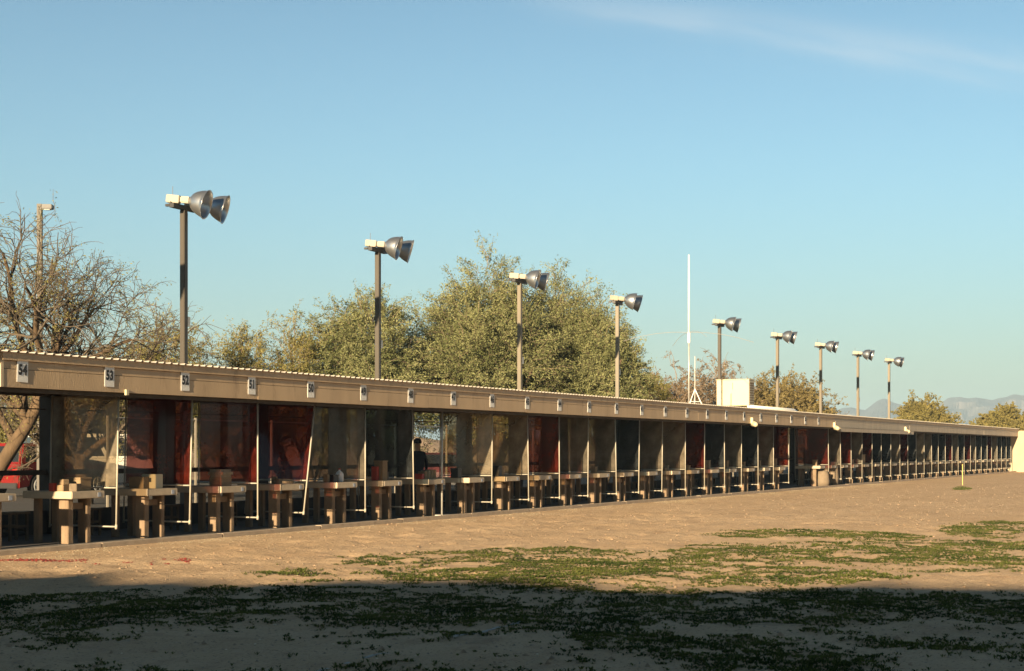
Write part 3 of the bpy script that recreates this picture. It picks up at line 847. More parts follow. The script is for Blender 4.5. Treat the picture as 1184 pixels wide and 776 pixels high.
# ------------------------------------------------------------------ rooftop
YA = 17.75
ua = u_at(863, YA); 
r = thing('rooftop_cooler', 'cream metal evaporative cooler box standing on the shelter roof', 'cooler', (ua, YA-.1, 2.93))
mb = MB(); mb.box(0,.62,0,1.25,.25,1.20); mb.build('cabinet', M['cream'], r, bevel=.01)
mb = MB(); mb.box(-.012,0-.001,.62,.635,.85,1.10); mb.build('seam', M['darkmetal'], r)
mb = MB()
for k in range(9): mb.box(.07,.55,-.012,-.001,.33+k*.09,.33+k*.09+.055)
mb.build('louvre', M['louvre'], r)
mb = MB(); mb.box(-.02,.64,-.02,1.27,1.201,1.225); mb.build('lid', M['cream'], r)
for (a, c) in ((.02,.02),(.56,.02),(.02,1.17),(.56,1.17)):
    mb = MB(); mb.box(a,a+.05,c,c+.05,-.0,.25); mb.build('leg', M['white'], r)
mb = MB(); mb.box(.0,.5,.7,1.2,.05,.2); mb.build('duct', M['white'], r)
ud0, ud1 = u_at(868, 17.2), u_at(921, 17.2)
r = thing('roof_pipe', 'long white pipe lying on the roof right of the cooler', 'pipe', (ud0, 17.2, 2.99))
mb = MB(); mb.tube([(0,0,.09),((ud1-ud0)-.4,0,.09),((ud1-ud0),0,.02)], .075, 10); mb.build('pipe', M['white'], r, smooth=True)
for k in range(4):
    mb = MB(); mb.box(k*(ud1-ud0)/4+.3,k*(ud1-ud0)/4+.4,-.1,.1,-.03,.015); mb.build('block', M['darkmetal'], r)
# antenna
YN = 18.3; un = u_at(796.5, YN); Zn = un*CT + YN*ST
zb, zt = 2.94, zat(294, Zn); zm = zat(385, Zn)
r = thing('antenna_mast', 'tall thin white antenna mast on the roof left of the cooler', 'antenna', (un, YN, 0))
mb = MB(); mb.tube([(0,0,zb),(0,0,zm)], .027, 8); mb.build('mast', M['galv'], r, smooth=True)
mb = MB(); mb.tube([(0,0,zm),(0,0,zt-.02)], [.034,.028], 8); mb.build('whip', M['white'], r, smooth=True)
mb = MB(); mb.lathe([(.04,zm-.35),(.05,zm-.30),(.05,zm-.02),(.035,zm+.03)], 12, close=True); mb.build('coil', M['white'], r)
for k in range(4):
    a = R(35+90*k); mb = MB()
    mb.tube([(math.cos(a)*s*2.3, math.sin(a)*s*2.3, zm+.02+.10*s-.42*s*s) for s in (0,.25,.5,.75,1)], .007, 4); mb.build('radial', M['galv'], r)
mb = MB(); mb.box(-.12,.12,-.12,.12,zb-.04,zb+.02); mb.build('foot', M['galv'], r)
ut = u_at(803.5, 17.9); Zt_ = ut*CT+17.9*ST
r = thing('small_aerial', 'thin aerial on a small tripod right of the tall mast', 'aerial', (ut, 17.9, 2.95))
hh = zat(450, Zt_)-2.95; tt = zat(412, Zt_)-2.95
mb = MB(); mb.tube([(0,0,.1),(0,0,tt)], .014, 6); mb.build('rod', M['galv'], r)
for k in range(3):
    a = R(30+120*k); mb = MB(); mb.tube([(0,0,hh),(math.cos(a)*.32,math.sin(a)*.32,-.02)], .016, 6); mb.build('leg', M['white'], r)
mb = MB(); 
for k in range(3):
    a, c = R(30+120*k), R(150+120*k); mb.tube([(math.cos(a)*.2,math.sin(a)*.2,hh*.35),(math.cos(c)*.2,math.sin(c)*.2,hh*.35)], .009, 5)
mb.build('brace', M['white'], r)

# ------------------------------------------------------------------ vehicles
def wheel(parent, x, y, rad, side):
    w = MB(); mt = Matrix.Translation((x, y, rad)) @ Matrix.Rotation(R(90), 4, 'X')
    w.lathe([(rad*.62,-.10),(rad*.93,-.11),(rad,-.08),(rad,.08),(rad*.93,.11),(rad*.62,.10)], 24, mt, close=True)
    wo = w.build('wheel', M['tyre'], parent, smooth=False)
    w = MB(); off = .105 * side
    mt2 = Matrix.Translation((x, y-off*1.0, rad)) @ Matrix.Rotation(R(90), 4, 'X')
    w.lathe([(rad*.68,-.012),(rad*.68,.012),(rad*.55,.012),(rad*.55,-.012)], 24, mt2)
    for k in range(5):
        a = 2*math.pi*k/5+.3
        w.box(0, rad*.6, -rad*.13, rad*.13, -.012, .014, mt2 @ Matrix.Rotation(a, 4, 'Z'))
    w.lathe([(rad*.17,-.014),(rad*.17,.022)], 12, mt2, close=True)
    w.build('rim', M['rim'], wo)
def car(name, label, loc, rz, paint, kind, group=None):
    r = thing(name, label, 'car' if kind != 'van' else 'van', loc, rz, group)
    if kind == 'suv': L, W, rad = 4.8, 1.85, .37
    elif kind == 'van': L, W, rad = 5.3, 1.98, .37
    else: L, W, rad = 4.7, 1.78, .33
    wx0, wx1 = -L*.5+.95, L*.5-.95
    def arch(cx):
        return [(cx+(rad+.06)*math.cos(a), rad+(rad+.06)*math.sin(a)) for a in [math.pi*k/8 for k in range(9)]]
    belt = {'suv': 1.08, 'van': 1.22, 'sedan': .95}[kind]
    bot = .30
    low = [(L/2-.05, bot)] + [(L/2, .55), (L/2-.02, belt-.18), (L/2-.25, belt-.08), (L/2-1.25, belt)]
    if kind == 'sedan': low += [(-L/2+.95, belt+.02), (-L/2+.1, belt), (-L/2, belt-.2), (-L/2+.02, bot)]
    elif kind in ('suv', 'van'): low += [(-L/2+.1, belt+.02), (-L/2, belt-.2), (-L/2+.02, bot)]
    else: low += [(-L/2+.05, belt), (-L/2, belt-.15), (-L/2+.02, bot)]
    poly = low + arch(wx0)[::-1] + arch(wx1)[::-1]
    # split side polygon: build as extruded ngon
    mb = MB(); mb.prism(poly, -W/2, W/2); body = mb.build('body', paint, r, bevel=.03)
    # greenhouse
    if kind == 'suv': g0, g1, t0, t1, gh = -L/2+.12, L/2-1.30, -L/2+.45, L/2-2.05, 1.76
    elif kind == 'van': g0, g1, t0, t1, gh = -L/2+.06, L/2-1.05, -L/2+.14, L/2-1.75, 2.12
    else: g0, g1, t0, t1, gh = -L/2+.75, L/2-1.30, -L/2+1.45, L/2-2.10, 1.44
    wi = W/2-.04; wt = W/2-.22
    vs = [(g0,-wi,belt-.01),(g1,-wi,belt-.01),(g1,wi,belt-.01),(g0,wi,belt-.01),(t0,-wt,gh),(t1,-wt,gh),(t1,wt,gh),(t0,wt,gh)]
    mb = MB(); mb.add(vs, [(0,3,2,1),(4,5,6,7),(0,1,5,4),(1,2,6,5),(2,3,7,6),(3,0,4,7)]); mb.build('cabin', paint, r, bevel=.04)
    V = [Vector(v) for v in vs]
    def pane(a, bq, c, d, name, off, s0=.06, s1=.94, v0=.12, v1=.86):
        P = lambda s, t: (V[a]*(1-s)+V[bq]*s)*(1-t) + (V[d]*(1-s)+V[c]*s)*t + Vector(off)
        q = [P(s0,v0), P(s1,v0), P(s1,v1), P(s0,v1)]; q2 = [p - Vector(off)*3 for p in q]
        mb = MB(); mb.add(q+q2, [(0,1,2,3),(7,6,5,4),(0,4,5,1),(1,5,6,2),(2,6,7,3),(3,7,4,0)]); mb.build(name, M['carglass'], r)
    nb = 3 if kind == 'van' else 2
    for (a, bq, c, d, sg) in ((0,1,5,4,-1),(3,2,6,7,1)):
        for k in range(nb): pane(a, bq, c, d, 'side_window', (0, sg*.006, .001), .06+.88/nb*k+.01, .06+.88/nb*(k+1)-.03)
    pane(1,2,6,5, 'windshield', (.006,0,.002)); pane(3,0,4,7, 'rear_window', (-.006,0,.002))
    for sx in (wx0, wx1):
        for sg in (-1, 1): wheel(r, sx, sg*(W/2-.10), rad, -sg if False else (1 if sg < 0 else -1))
    for sg in (-1, 1):
        mb = MB(); mb.box(L/2-.10,L/2+.006,sg*(W/2-.28)-.16,sg*(W/2-.28)+.16,belt-.36,belt-.2); mb.build('headlight', M['headlight'], r, bevel=.01)
        mb = MB(); mb.box(-L/2-.006,-L/2+.08,sg*(W/2-.16)-.10,sg*(W/2-.16)+.10,belt-.38,belt-.16); mb.build('taillight', M['taillight'], r, bevel=.01)
        mb = MB(); mb.box(g1-.55,g1-.38,sg*(W/2+.10)-.09,sg*(W/2+.10)+.09,belt+.02,belt+.17); mb.build('mirror', M['black'], r, bevel=.02)
        mb = MB(); mb.box(.15,.30,sg*(W/2+.012)-.012,sg*(W/2+.012)+.012,belt-.18,belt-.15); mb.build('door_handle', M['black'], r)
    mb = MB(); mb.box(L/2-.04,L/2+.05,-W/2+.05,W/2-.05,bot,bot+.18); mb.box(-L/2-.05,-L/2+.04,-W/2+.05,W/2-.05,bot,bot+.18); mb.build('bumper', M['black'], r, bevel=.02)
    return r
Zc = 51; x, y = at(55, Zc)
car('parked_car', 'red sport utility car with five-spoke silver wheels behind the leftmost stalls', (x, y, 0), R(3), M['car_red'], 'suv')
x, y = at(112, 55); car('parked_van', 'white van standing behind the red car, its hood showing to the right', (x, y, 0), R(-28), M['car_white'], 'van')
x, y = at(513, 56); car('parked_car', 'dark maroon saloon car parked behind the stalls in the middle', (x, y, 0), R(20), M['car_dark'], 'sedan')

# ------------------------------------------------------------------ person at the back of the shelter
def person(loc, rz, label, height=1.74):
    r = thing('person', label, 'person', loc, rz)
    s = height/1.75
    J = [(0,0,.96),(0,0,1.15),(0,.01,1.36),(0,.01,1.47),(0,-.01,1.56),(0,-.01,1.68),     # pelvis spine neck head
         (.17,.01,1.41),(.24,-.02,1.15),(.20,-.20,1.02),(.17,-.28,1.00),                   # arm r, forearm raised
         (-.17,.01,1.41),(-.25,.02,1.14),(-.24,-.04,.90),(-.24,-.06,.82),
         (.09,0,.90),(.11,-.02,.50),(.12,.02,.10),(.12,-.12,.05),
         (-.09,0,.90),(-.11,.0,.50),(-.13,.04,.10),(-.14,-.10,.05)]
    RD = [.15,.135,.16,.06,.085,.09, .065,.05,.04,.035, .065,.05,.04,.035, .095,.065,.045,.045, .095,.065,.045,.045]
    E = [(0,1),(1,2),(2,3),(3,4),(4,5),(2,6),(6,7),(7,8),(8,9),(2,10),(10,11),(11,12),(12,13),(0,14),(14,15),(15,16),(16,17),(0,18),(18,19),(19,20),(20,21)]
    me = bpy.data.meshes.new('body'); me.from_pydata([(a*s,b_*s,c*s) for a,b_,c in J], E, []); me.update()
    ob = bpy.data.objects.new('body_tmp', me); COL.objects.link(ob)
    md = ob.modifiers.new('s', 'SKIN'); 
    for i, sv in enumerate(me.skin_vertices[0].data): sv.radius = (RD[i]*s, RD[i]*s*.85); 
    me.skin_vertices[0].data[0].use_root = True
    sb = ob.modifiers.new('d', 'SUBSURF'); sb.levels = 2; sb.render_levels = 2
    dg = bpy.context.evaluated_depsgraph_get(); dg.update()
    m2 = bpy.data.meshes.new_from_object(ob.evaluated_get(dg)); bpy.data.objects.remove(ob)
    m2.materials.clear()
    for k in ('cloth','jeans','skin','black'): m2.materials.append(M[k])
    for p in m2.polygons:
        z = p.center.z/s; ax = abs(p.center.x/s)
        p.material_index = 2 if (z > 1.47 or (ax > .15 and (p.center.y/s < -.14 and z > .9)) or (ax > .19 and z < .95 and z > .7)) else (0 if z > .93 else (3 if z < .09 else 1))
        p.use_smooth = True
    bo = bpy.data.objects.new('body', m2); COL.objects.link(bo); bo.parent = r
    mb = MB(); mb.lathe([(.10*s,1.66*s),(.105*s,1.70*s),(.09*s,1.755*s),(.04*s,1.79*s),(.003,1.795*s)], 14, Matrix.Translation((0,-.01*s,0)))
    mb.box(-.07*s,.07*s,-.20*s,-.06*s,1.66*s,1.675*s); mb.build('cap', M['cloth'], r, smooth=True)
x, y = at(483, 37.5)
person((x, y, .055), R(150), 'person in dark clothes and cap standing behind the stalls in the middle')

# ------------------------------------------------------------------ fence behind
r = thing('chain_link_fence', 'low chain link fence on thin pale posts behind the shelter', 'fence', (u_at(124.5, 23.0), 23.0, 0))
L_ = 84.0
for k in range(2, int(L_/3.0)+3):
    mb = MB(); mb.tube([((k-2)*3.0,0,0),((k-2)*3.0,0,2.3)], .035, 6); mb.build('post', M['fencepost'], r)
mb = MB(); mb.tube([(0,0,2.25),(L_,0,2.25)], .016, 5); mb.build('rail', M['galv'], r)
wm_ = bpy.data.materials.new('wire_mesh'); wm_.use_nodes = True
nn_, ll_ = wm_.node_tree.nodes, wm_.node_tree.links; nn_.clear()
oo = nn_.new('ShaderNodeOutputMaterial'); tcw = nn_.new('ShaderNodeTexCoord'); mpw = nn_.new('ShaderNodeMapping'); mpw.inputs['Rotation'].default_value = (0, R(45), 0)
ll_.new(tcw.outputs['Object'], mpw.inputs[0]); sp = nn_.new('ShaderNodeSeparateXYZ'); ll_.new(mpw.outputs[0], sp.inputs[0])
def wmath(op, a, b_=None):
    q = nn_.new('ShaderNodeMath'); q.operation = op
    for i_, v_ in enumerate((a, b_)):
        if v_ is None: continue
        if isinstance(v_, (int, float)): q.inputs[i_].default_value = v_
        else: ll_.new(v_, q.inputs[i_])
    return q.outputs[0]
fa = wmath('LESS_THAN', wmath('FRACT', wmath('MULTIPLY', sp.outputs[0], 18.0)), .07)
fb = wmath('LESS_THAN', wmath('FRACT', wmath('MULTIPLY', sp.outputs[2], 18.0)), .07)
fm = wmath('MAXIMUM', fa, fb)
tw = nn_.new('ShaderNodeBsdfTransparent'); pw = nn_.new('ShaderNodeBsdfPrincipled'); pw.inputs['Base Color'].default_value = (.35,.34,.32,1); pw.inputs['Metallic'].default_value = .5
mw = nn_.new('ShaderNodeMixShader'); ll_.new(fm, mw.inputs[0]); ll_.new(tw.outputs[0], mw.inputs[1]); ll_.new(pw.outputs[0], mw.inputs[2]); ll_.new(mw.outputs[0], oo.inputs[0])
mb = MB(); mb.add([(0,.0,.05),(L_,.0,.05),(L_,.0,2.25),(0,.0,2.25)], [(0,1,2,3)]); mb.build('mesh', wm_, r)

# ------------------------------------------------------------------ TREES
def tubes_np(lines, sides=3):
    """lines: list of (pts Nx3, radii N). returns verts, quad faces"""
    V = []; F = []; o = 0
    ang = np.arange(sides)*2*np.pi/sides
    for pts, rad in lines:
        pts = np.asarray(pts); rad = np.asarray(rad); m_ = len(pts)
        d = np.gradient(pts, axis=0); d /= (np.linalg.norm(d, axis=1, keepdims=True)+1e-9)
        ref = np.array([.31,.77,.55]) ; a = np.cross(d, ref); a /= (np.linalg.norm(a, axis=1, keepdims=True)+1e-9); b_ = np.cross(d, a)
        ring = pts[:,None,:] + rad[:,None,None]*(a[:,None,:]*np.cos(ang)[None,:,None] + b_[:,None,:]*np.sin(ang)[None,:,None])
        V.append(ring.reshape(-1,3))
        idx = np.arange(m_*sides).reshape(m_, sides) + o
        nx = np.roll(idx, -1, axis=1)
        F.append(np.stack([idx[:-1].ravel(), nx[:-1].ravel(), nx[1:].ravel(), idx[1:].ravel()], 1)); o += m_*sides
    return np.concatenate(V), np.concatenate(F)

def grow(p, d, length, rad, rg, seg=6, wob=.25, droop=0.0, up=0.0, taper=.5):
    pts = [np.array(p)]; dd = np.array(d)/np.linalg.norm(d); rr = [rad]
    for i in range(seg):
        dd = dd + rg.normal(0, wob, 3)/seg**.5 + np.array([0,0,up-droop])/seg
        dd /= np.linalg.norm(dd); pts.append(pts[-1]+dd*length/seg); rr.append(rad*(1-(1-taper)*(i+1)/seg))
    return np.array(pts), np.array(rr)

def leaf_cloud(anchors, dirs, rg, per, size, spread):
    """quads strewn about each anchor along its direction"""
    n_ = len(anchors)*per
    A = np.repeat(anchors, per, 0); D = np.repeat(dirs, per, 0)
    P = A + rg.normal(0, spread, (n_,3))
    t_ = rg.normal(0, 1, (n_,3)) + D*1.2 + np.array([0,0,-.15]); t_ /= np.linalg.norm(t_, axis=1, keepdims=True)
    b_ = np.cross(t_, rg.normal(0,1,(n_,3))); b_ /= (np.linalg.norm(b_, axis=1, keepdims=True)+1e-9)
    s = size*rg.uniform(.6, 1.4, (n_,1)); w = s*.38
    v = np.stack([P-t_*s-b_*w*.3, P-b_*w, P+t_*s, P+b_*w], 1).reshape(-1,3)
    f = np.arange(n_*4).reshape(n_,4)
    return v, f

def leafy_tree(name, label, px, Z, top_px, hw_px, lm, seed, density=1.0, leafs=.045, wisp=1.0, lobes=6, group=None, trunk_lean=(0,0), bark='bark', flat=1.0, base_low=.18, sprayl=1.0):
    rg = np.random.default_rng(seed)
    x, y = at(px, Z); Ht = zat(top_px, Z); W = hw_px*Z/FPX
    r = thing(name, label, 'tree', (x, y, 0), 0, group)
    # crown lobes: ellipsoids
    cz = Ht*.55
    lobe = []
    for i in range(lobes):
        a = 2*np.pi*i/lobes + rg.uniform(-.4,.4); q = rg.uniform(.35,.62)
        zz = rg.uniform(.32,.62)*Ht
        lobe.append((np.array([W*q*np.cos(a), W*q*np.sin(a), zz]), np.array([W*rg.uniform(.38,.5), W*rg.uniform(.38,.5), Ht*rg.uniform(.20,.30)])))
    lobe.append((np.array([0,0,Ht*.66]), np.array([W*.55, W*.55, Ht*.30*flat])))
    lobe.append((np.array([0,0,Ht*.42]), np.array([W*.7, W*.7, Ht*.26])))
    lines = []; ends = []; edirs = []
    # trunk and limbs
    nt = rg.integers(2, 4)
    limbs = []
    for i in range(nt):
        a = rg.uniform(0, 2*np.pi)
        pts, rr = grow((rg.normal(0,.12), rg.normal(0,.12), -.05), (np.cos(a)*.5+trunk_lean[0], np.sin(a)*.5+trunk_lean[1], 1), Ht*.30, Ht*.026, rg, 6, .25, taper=.75)
        limbs.append((pts, rr)); 
    big = list(limbs)
    for (c, rad) in lobe:
        src = limbs[rg.integers(0, nt)][0][rg.integers(3, 7)]
        for k in range(2):
            tgt = c + rad*rg.uniform(-.4,.4,3)
            dist = np.linalg.norm(tgt-src)
            pts, rr = grow(src, tgt-src, dist, Ht*.015, rg, 7, .22, up=.1, taper=.4)
            big.append((pts, rr))
    v, f = tubes_np(big, 6); np_mesh('trunk', v, f, M[bark], r)
    # sprays inside lobes, denser near the surface
    wts = np.array([l_[1].prod() for l_ in lobe]); wts /= wts.sum()
    ns = int(520*density)
    tw_ = []
    A = []; D = []
    for i in range(ns):
        c, rad = lobe[rg.choice(len(lobe), p=wts)]
        q = rg.normal(0,1,3); q /= np.linalg.norm(q); q[2] = abs(q[2])*.9 - .25 if rg.random() < .7 else q[2]
        rr_ = rg.uniform(.35, 1.0)**.6
        p = c + q*rad*rr_
        if p[2] < Ht*base_low: continue
        out = q*np.array([1,1,.8]); out = out + np.array([0,0,.45*wisp]) + rg.normal(0,.35,3)
        L = sprayl*rg.uniform(.45,1.15)*(.7+.5*rr_)*Ht/9
        pts, r2 = grow(p, out, L, .011, rg, 5, .30, droop=.35, taper=.3)
        tw_.append((pts, r2))
        for s_ in range(1, 6):
            A.append(pts[s_]); D.append(pts[s_]-pts[s_-1])
        for kk in range(2):
            j = rg.integers(1,4); o2 = out/np.linalg.norm(out) + rg.normal(0,.6,3)
            p3, r3 = grow(pts[j], o2, L*.55, .007, rg, 3, .3, droop=.3, taper=.4); tw_.append((p3, r3))
            for s_ in range(1,4): A.append(p3[s_]); D.append(p3[s_]-p3[s_-1])
    A = np.array(A); D = np.array(D); D /= (np.linalg.norm(D,axis=1,keepdims=True)+1e-9)
    v, f = tubes_np(tw_, 3); np_mesh('twigs', v, f, M['twig_pale'], r)
    v, f = leaf_cloud(A, D, rg, 10, leafs, .075*Ht/9)
    np_mesh('crown', v, f, lm, r)
    return r

def bare_tree(name, label, px, Z, top_px, hw_px, seed, group=None, lean=(0,0), twig='twig', thick=1.0, leaves=None, n_main=7, twig_r=.008, gens=(6,5,4), shape_up=.25, trunk_r=None, trunk_frac=.28, path=None):
    rg = np.random.default_rng(seed)
    x, y = at(px, Z); Ht = zat(top_px, Z); W = hw_px*Z/FPX
    r = thing(name, label, 'tree', (x, y, 0), 0, group)
    L0 = (Ht**2+W**2)**.5/2
    big = []; l1 = []; l2 = []; l3 = []
    tr_r = trunk_r or Ht*.028
    pts, rr = grow((0,0,-.05), (lean[0], lean[1], 1), Ht*trunk_frac, tr_r, rg, 7, .25, taper=.75); big.append((pts, rr))
    if path is not None:
        rv = np.array([ST, -CT, 0]); pp = np.array([rv*a_ + np.array([0,0,b_]) for a_, b_ in path]); tt = np.linspace(0, len(pp)-1, 8)
        pts = np.stack([np.interp(tt, np.arange(len(pp)), pp[:,k]) for k in range(3)], 1); rr = np.linspace(tr_r, tr_r*.75, 8); big[0] = (pts, rr)
    mains = []
    for i in range(n_main):
        a = 2*np.pi*i/n_main + rg.uniform(-.4,.4); el = rg.uniform(.25, 1.2)
        d = np.array([np.cos(a)*W/Ht*1.7, np.sin(a)*W/Ht*1.7, el])
        # length so that ends lie on the crown dome
        d /= np.linalg.norm(d)
        Lm = .86/np.sqrt((d[0]/W)**2+(d[1]/W)**2+(d[2]/(Ht*.72))**2)
        p0 = pts[rg.integers(4, 8)]
        q, s = grow(p0, d, Lm, tr_r*.55, rg, 9, .42, up=shape_up, taper=.3); big.append((q, s)); mains.append((q, s, Lm))
    for q, s, Lm in mains:
        for k in range(gens[0]*2):
            j = rg.integers(3, 10); base = q[j]; dd = q[min(j,9)]-q[j-1]; dd /= np.linalg.norm(dd)
            d = dd + rg.normal(0,.65,3) + np.array([0,0,.15])
            a_, b_ = grow(base, d, Lm*rg.uniform(.3,.6), s[j]*.55, rg, 7, .42, up=.15, droop=.1, taper=.3); l1.append((a_, b_))
            for k2 in range(gens[1]):
                j2 = rg.integers(2, 8); d2 = a_[j2]-a_[j2-1]; d2 = d2/np.linalg.norm(d2) + rg.normal(0,.6,3)
                c_, e_ = grow(a_[j2], d2, Lm*rg.uniform(.14,.34), max(twig_r*1.5, b_[j2]*.5), rg, 5, .45, droop=.15, taper=.4); l2.append((c_, e_))
                for k3 in range(gens[2]):
                    j3 = rg.integers(1, 6); d3 = c_[j3]-c_[j3-1]; d3 = d3/np.linalg.norm(d3) + rg.normal(0,.6,3)
                    g_, h_ = grow(c_[j3], d3, rg.uniform(.25,.65)*Ht/8, twig_r, rg, 4, .4, droop=.35, taper=.5); l3.append((g_, h_))
    v, f = tubes_np(big, 8); np_mesh('trunk', v, f, M['bark'], r)
    v, f = tubes_np(l1, 5); np_mesh('branches', v, f, M[twig], r)
    v, f = tubes_np(l2+l3, 3); np_mesh('twigs', v, f, M[twig], r)
    if leaves:
        A = []; D = []
        for g_, h_ in l3:
            if rg.random() < leaves[1]:
                for s_ in range(1, 5): A.append(g_[s_]); D.append(g_[s_]-g_[s_-1])
        if A:
            D = np.array(D); D /= (np.linalg.norm(D,axis=1,keepdims=True)+1e-9)
            v, f = leaf_cloud(np.array(A), D, rg, leaves[2], leaves[3], .06); np_mesh('crown', v, f, leaves[0], r)
    return r

LM = {
 'mesq': leaf_mat('leaf_mesquite', (.125, .14, .06), (.29, .295, .145)),
 'palo': leaf_mat('leaf_paloverde', (.15, .145, .05), (.29, .26, .10)),
 'dry': leaf_mat('leaf_dry', (.15, .11, .065), (.26, .195, .12)),
 'gold': leaf_mat('leaf_gold', (.17, .135, .055), (.27, .22, .10)),
 'far': leaf_mat('leaf_far_shrub', (.17, .15, .05), (.27, .23, .085)),
}
leafy_tree('mesquite_tree', 'big rounded olive green tree, tallest behind the shelter', 556, 60, 287, 92, LM['mesq'], 3, 3.6, .046, 1.0, 8, flat=1.05)
leafy_tree('mesquite_tree', 'broad olive green tree behind the third floodlight pole, right of the tallest tree', 630, 63, 297, 84, LM['mesq'], 14, 3.4, .046, 1.0, 7, flat=1.0)
leafy_tree('mesquite_tree', 'lower olive green tree behind the fourth floodlight pole', 697, 61, 356, 48, LM['mesq'], 4, 1.9, .046, 1.1, 6)
leafy_tree('mesquite_tree', 'olive green tree behind the second floodlight pole', 432, 58, 322, 80, LM['mesq'], 5, 3.0, .046, 1.1, 6)
leafy_tree('palo_verde_tree', 'loose yellow green tree behind the nearest floodlight pole', 195, 52, 357, 76, LM['palo'], 6, 1.5, .038, 1.0, 6, bark='bark', sprayl=1.2)
leafy_tree('palo_verde_tree', 'sparse wispy tree standing before the gap left of the green trees', 338, 57, 368, 34, LM['palo'], 8, .6, .04, 1.8, 4, sprayl=1.5)
leafy_tree('palo_verde_tree', 'sparse feathery tree right of the nearest floodlight pole', 288, 56, 368, 34, LM['palo'], 9, .6, .04, 1.8, 4, sprayl=1.5)
bare_tree('bare_tree', 'large leafless tree with a thick leaning trunk at the left edge', 0, 36, 212, 88, 21, path=[(-.55,-.05),(-.35,.5),(0,1.14),(.42,1.8),(.80,2.37),(1.0,3.0)], leaves=(LM['palo'], .24, 4, .03), trunk_r=.19, n_main=9)
bare_tree('bare_tree', 'leafless twiggy tree between the thin lamp pole and the nearest floodlight', 100, 43, 272, 88, 22, leaves=(LM['palo'], .12, 3, .03), n_main=11)
bare_tree('bare_tree', 'brown leafless tree behind the tall antenna mast', 790, 95, 395, 75, 23, twig='twig_pale', twig_r=.014, n_main=12, leaves=(LM['dry'], .5, 4, .07))
leafy_tree('desert_shrub_tree', 'golden brown bushy tree right of the rooftop cooler', 900, 98, 432, 80, LM['gold'], 24, 2.6, .07, 1.0, 6, sprayl=1.6)
bare_tree('bare_tree', 'pale leafless tree at the right end of the golden bushy tree', 950, 110, 455, 32, 25, twig='twig_pale', twig_r=.011, n_main=6, gens=(4,4,3))
leafy_tree('desert_shrub_tree', 'olive tuft of a tree between the tallest tree and the antenna', 752, 82, 424, 30, LM['palo'], 26, .9, .05, 1.2, 4)
leafy_tree('desert_tree', 'far rounded yellow green tree just right of the last floodlight', 1064, 150, 460, 38, LM['far'], 27, 3.2, .10, .6, 6, sprayl=1.6)
leafy_tree('desert_tree', 'far rounded yellow green tree at the right edge above the end wall', 1163, 150, 470, 38, LM['far'], 28, 3.2, .10, .6, 6, sprayl=1.6)
for i, (px, Z, tp, hw, lab) in enumerate([(20, 62, 425, 70, 'low yellow green tree far behind the red car'), (120, 66, 430, 60, 'low yellow green tree behind the twiggy bare tree'), (250, 70, 440, 60, 'low yellow green shrub tree behind the feathery trees'), (360, 72, 420, 50, 'low shrub tree in the gap before the green trees')]):
    leafy_tree('desert_shrub_tree', lab, px, Z, tp, hw, LM['palo'], 40+i, .8, .05, 1.0, 5, sprayl=1.2)

# distant scrub that reads as one mass
def scrub():
    rg = np.random.default_rng(77); A = []; D = []
    for i in range(2600):
        px = rg.uniform(-150, 1500); Z = rg.uniform(160, 420)
        x, y = at(px, Z)
        if y < 24 or y < 22 + (x-90)*0: continue
        h = rg.uniform(1.0, 3.6)
        for k in range(26):
            q = rg.normal(0,1,3); q /= np.linalg.norm(q); rr_ = rg.uniform(.3,1)
            A.append((x+q[0]*h*.7*rr_, y+q[1]*h*.7*rr_, h*.5+q[2]*h*.5*rr_)); D.append(q)
    v, f = leaf_cloud(np.array(A), np.array(D), rg, 2, .30, .25)
    o = np_mesh('distant_scrub', v, f, LM['far']); tag(o, 'low olive desert scrub far behind the shelter', 'scrub', kind='stuff')
scrub()

# ------------------------------------------------------------------ ground cover
gl = leaf_mat('leaf_weed', (.04, .065, .022), (.14, .155, .048), .25, 1.2)
ELL = [  # photo pixel centre, half sizes, strength : real patches lying on the ground
 (560, 650, 210, 11, .60), (430, 655, 60, 5, .45), (700, 664, 330, 12, 1.0), (960, 640, 190, 13, .95), (830, 668, 160, 9, 1.1), (1010, 622, 60, 6, .9), (905, 618, 85, 4, .8), (1150, 612, 60, 9, .75), (1120, 632, 110, 7, .6),
 (1010, 645, 160, 11, .7), (1112, 565, 11, 1.8, .7), (660, 640, 120, 6, .55), (380, 667, 120, 6, .4), (1080, 655, 130, 8, .45), (630, 661, 260, 7, .8),
 (600, 690, 460, 12, .85), (800, 700, 420, 20, 1.0), (250, 690, 130, 5, .6), (110, 700, 160, 12, .65), (300, 708, 260, 13, .75), (980, 712, 110, 12, .85), (1130, 708, 80, 12, .8), (560, 716, 280, 14, .85), (180, 722, 150, 10, .45),
 (660, 735, 160, 12, .7), (830, 745, 130, 12, .55), (300, 740, 200, 10, .4), (620, 752, 120, 10, .7), (520, 765, 120, 10, .6), (740, 765, 80, 8, .5), (80, 738, 60, 6, .55), (330, 752, 60, 6, .6), (1150, 718, 60, 8, .8),
 (950, 760, 250, 14, .35), (1120, 750, 120, 14, .35), (120, 765, 160, 10, .3),
]
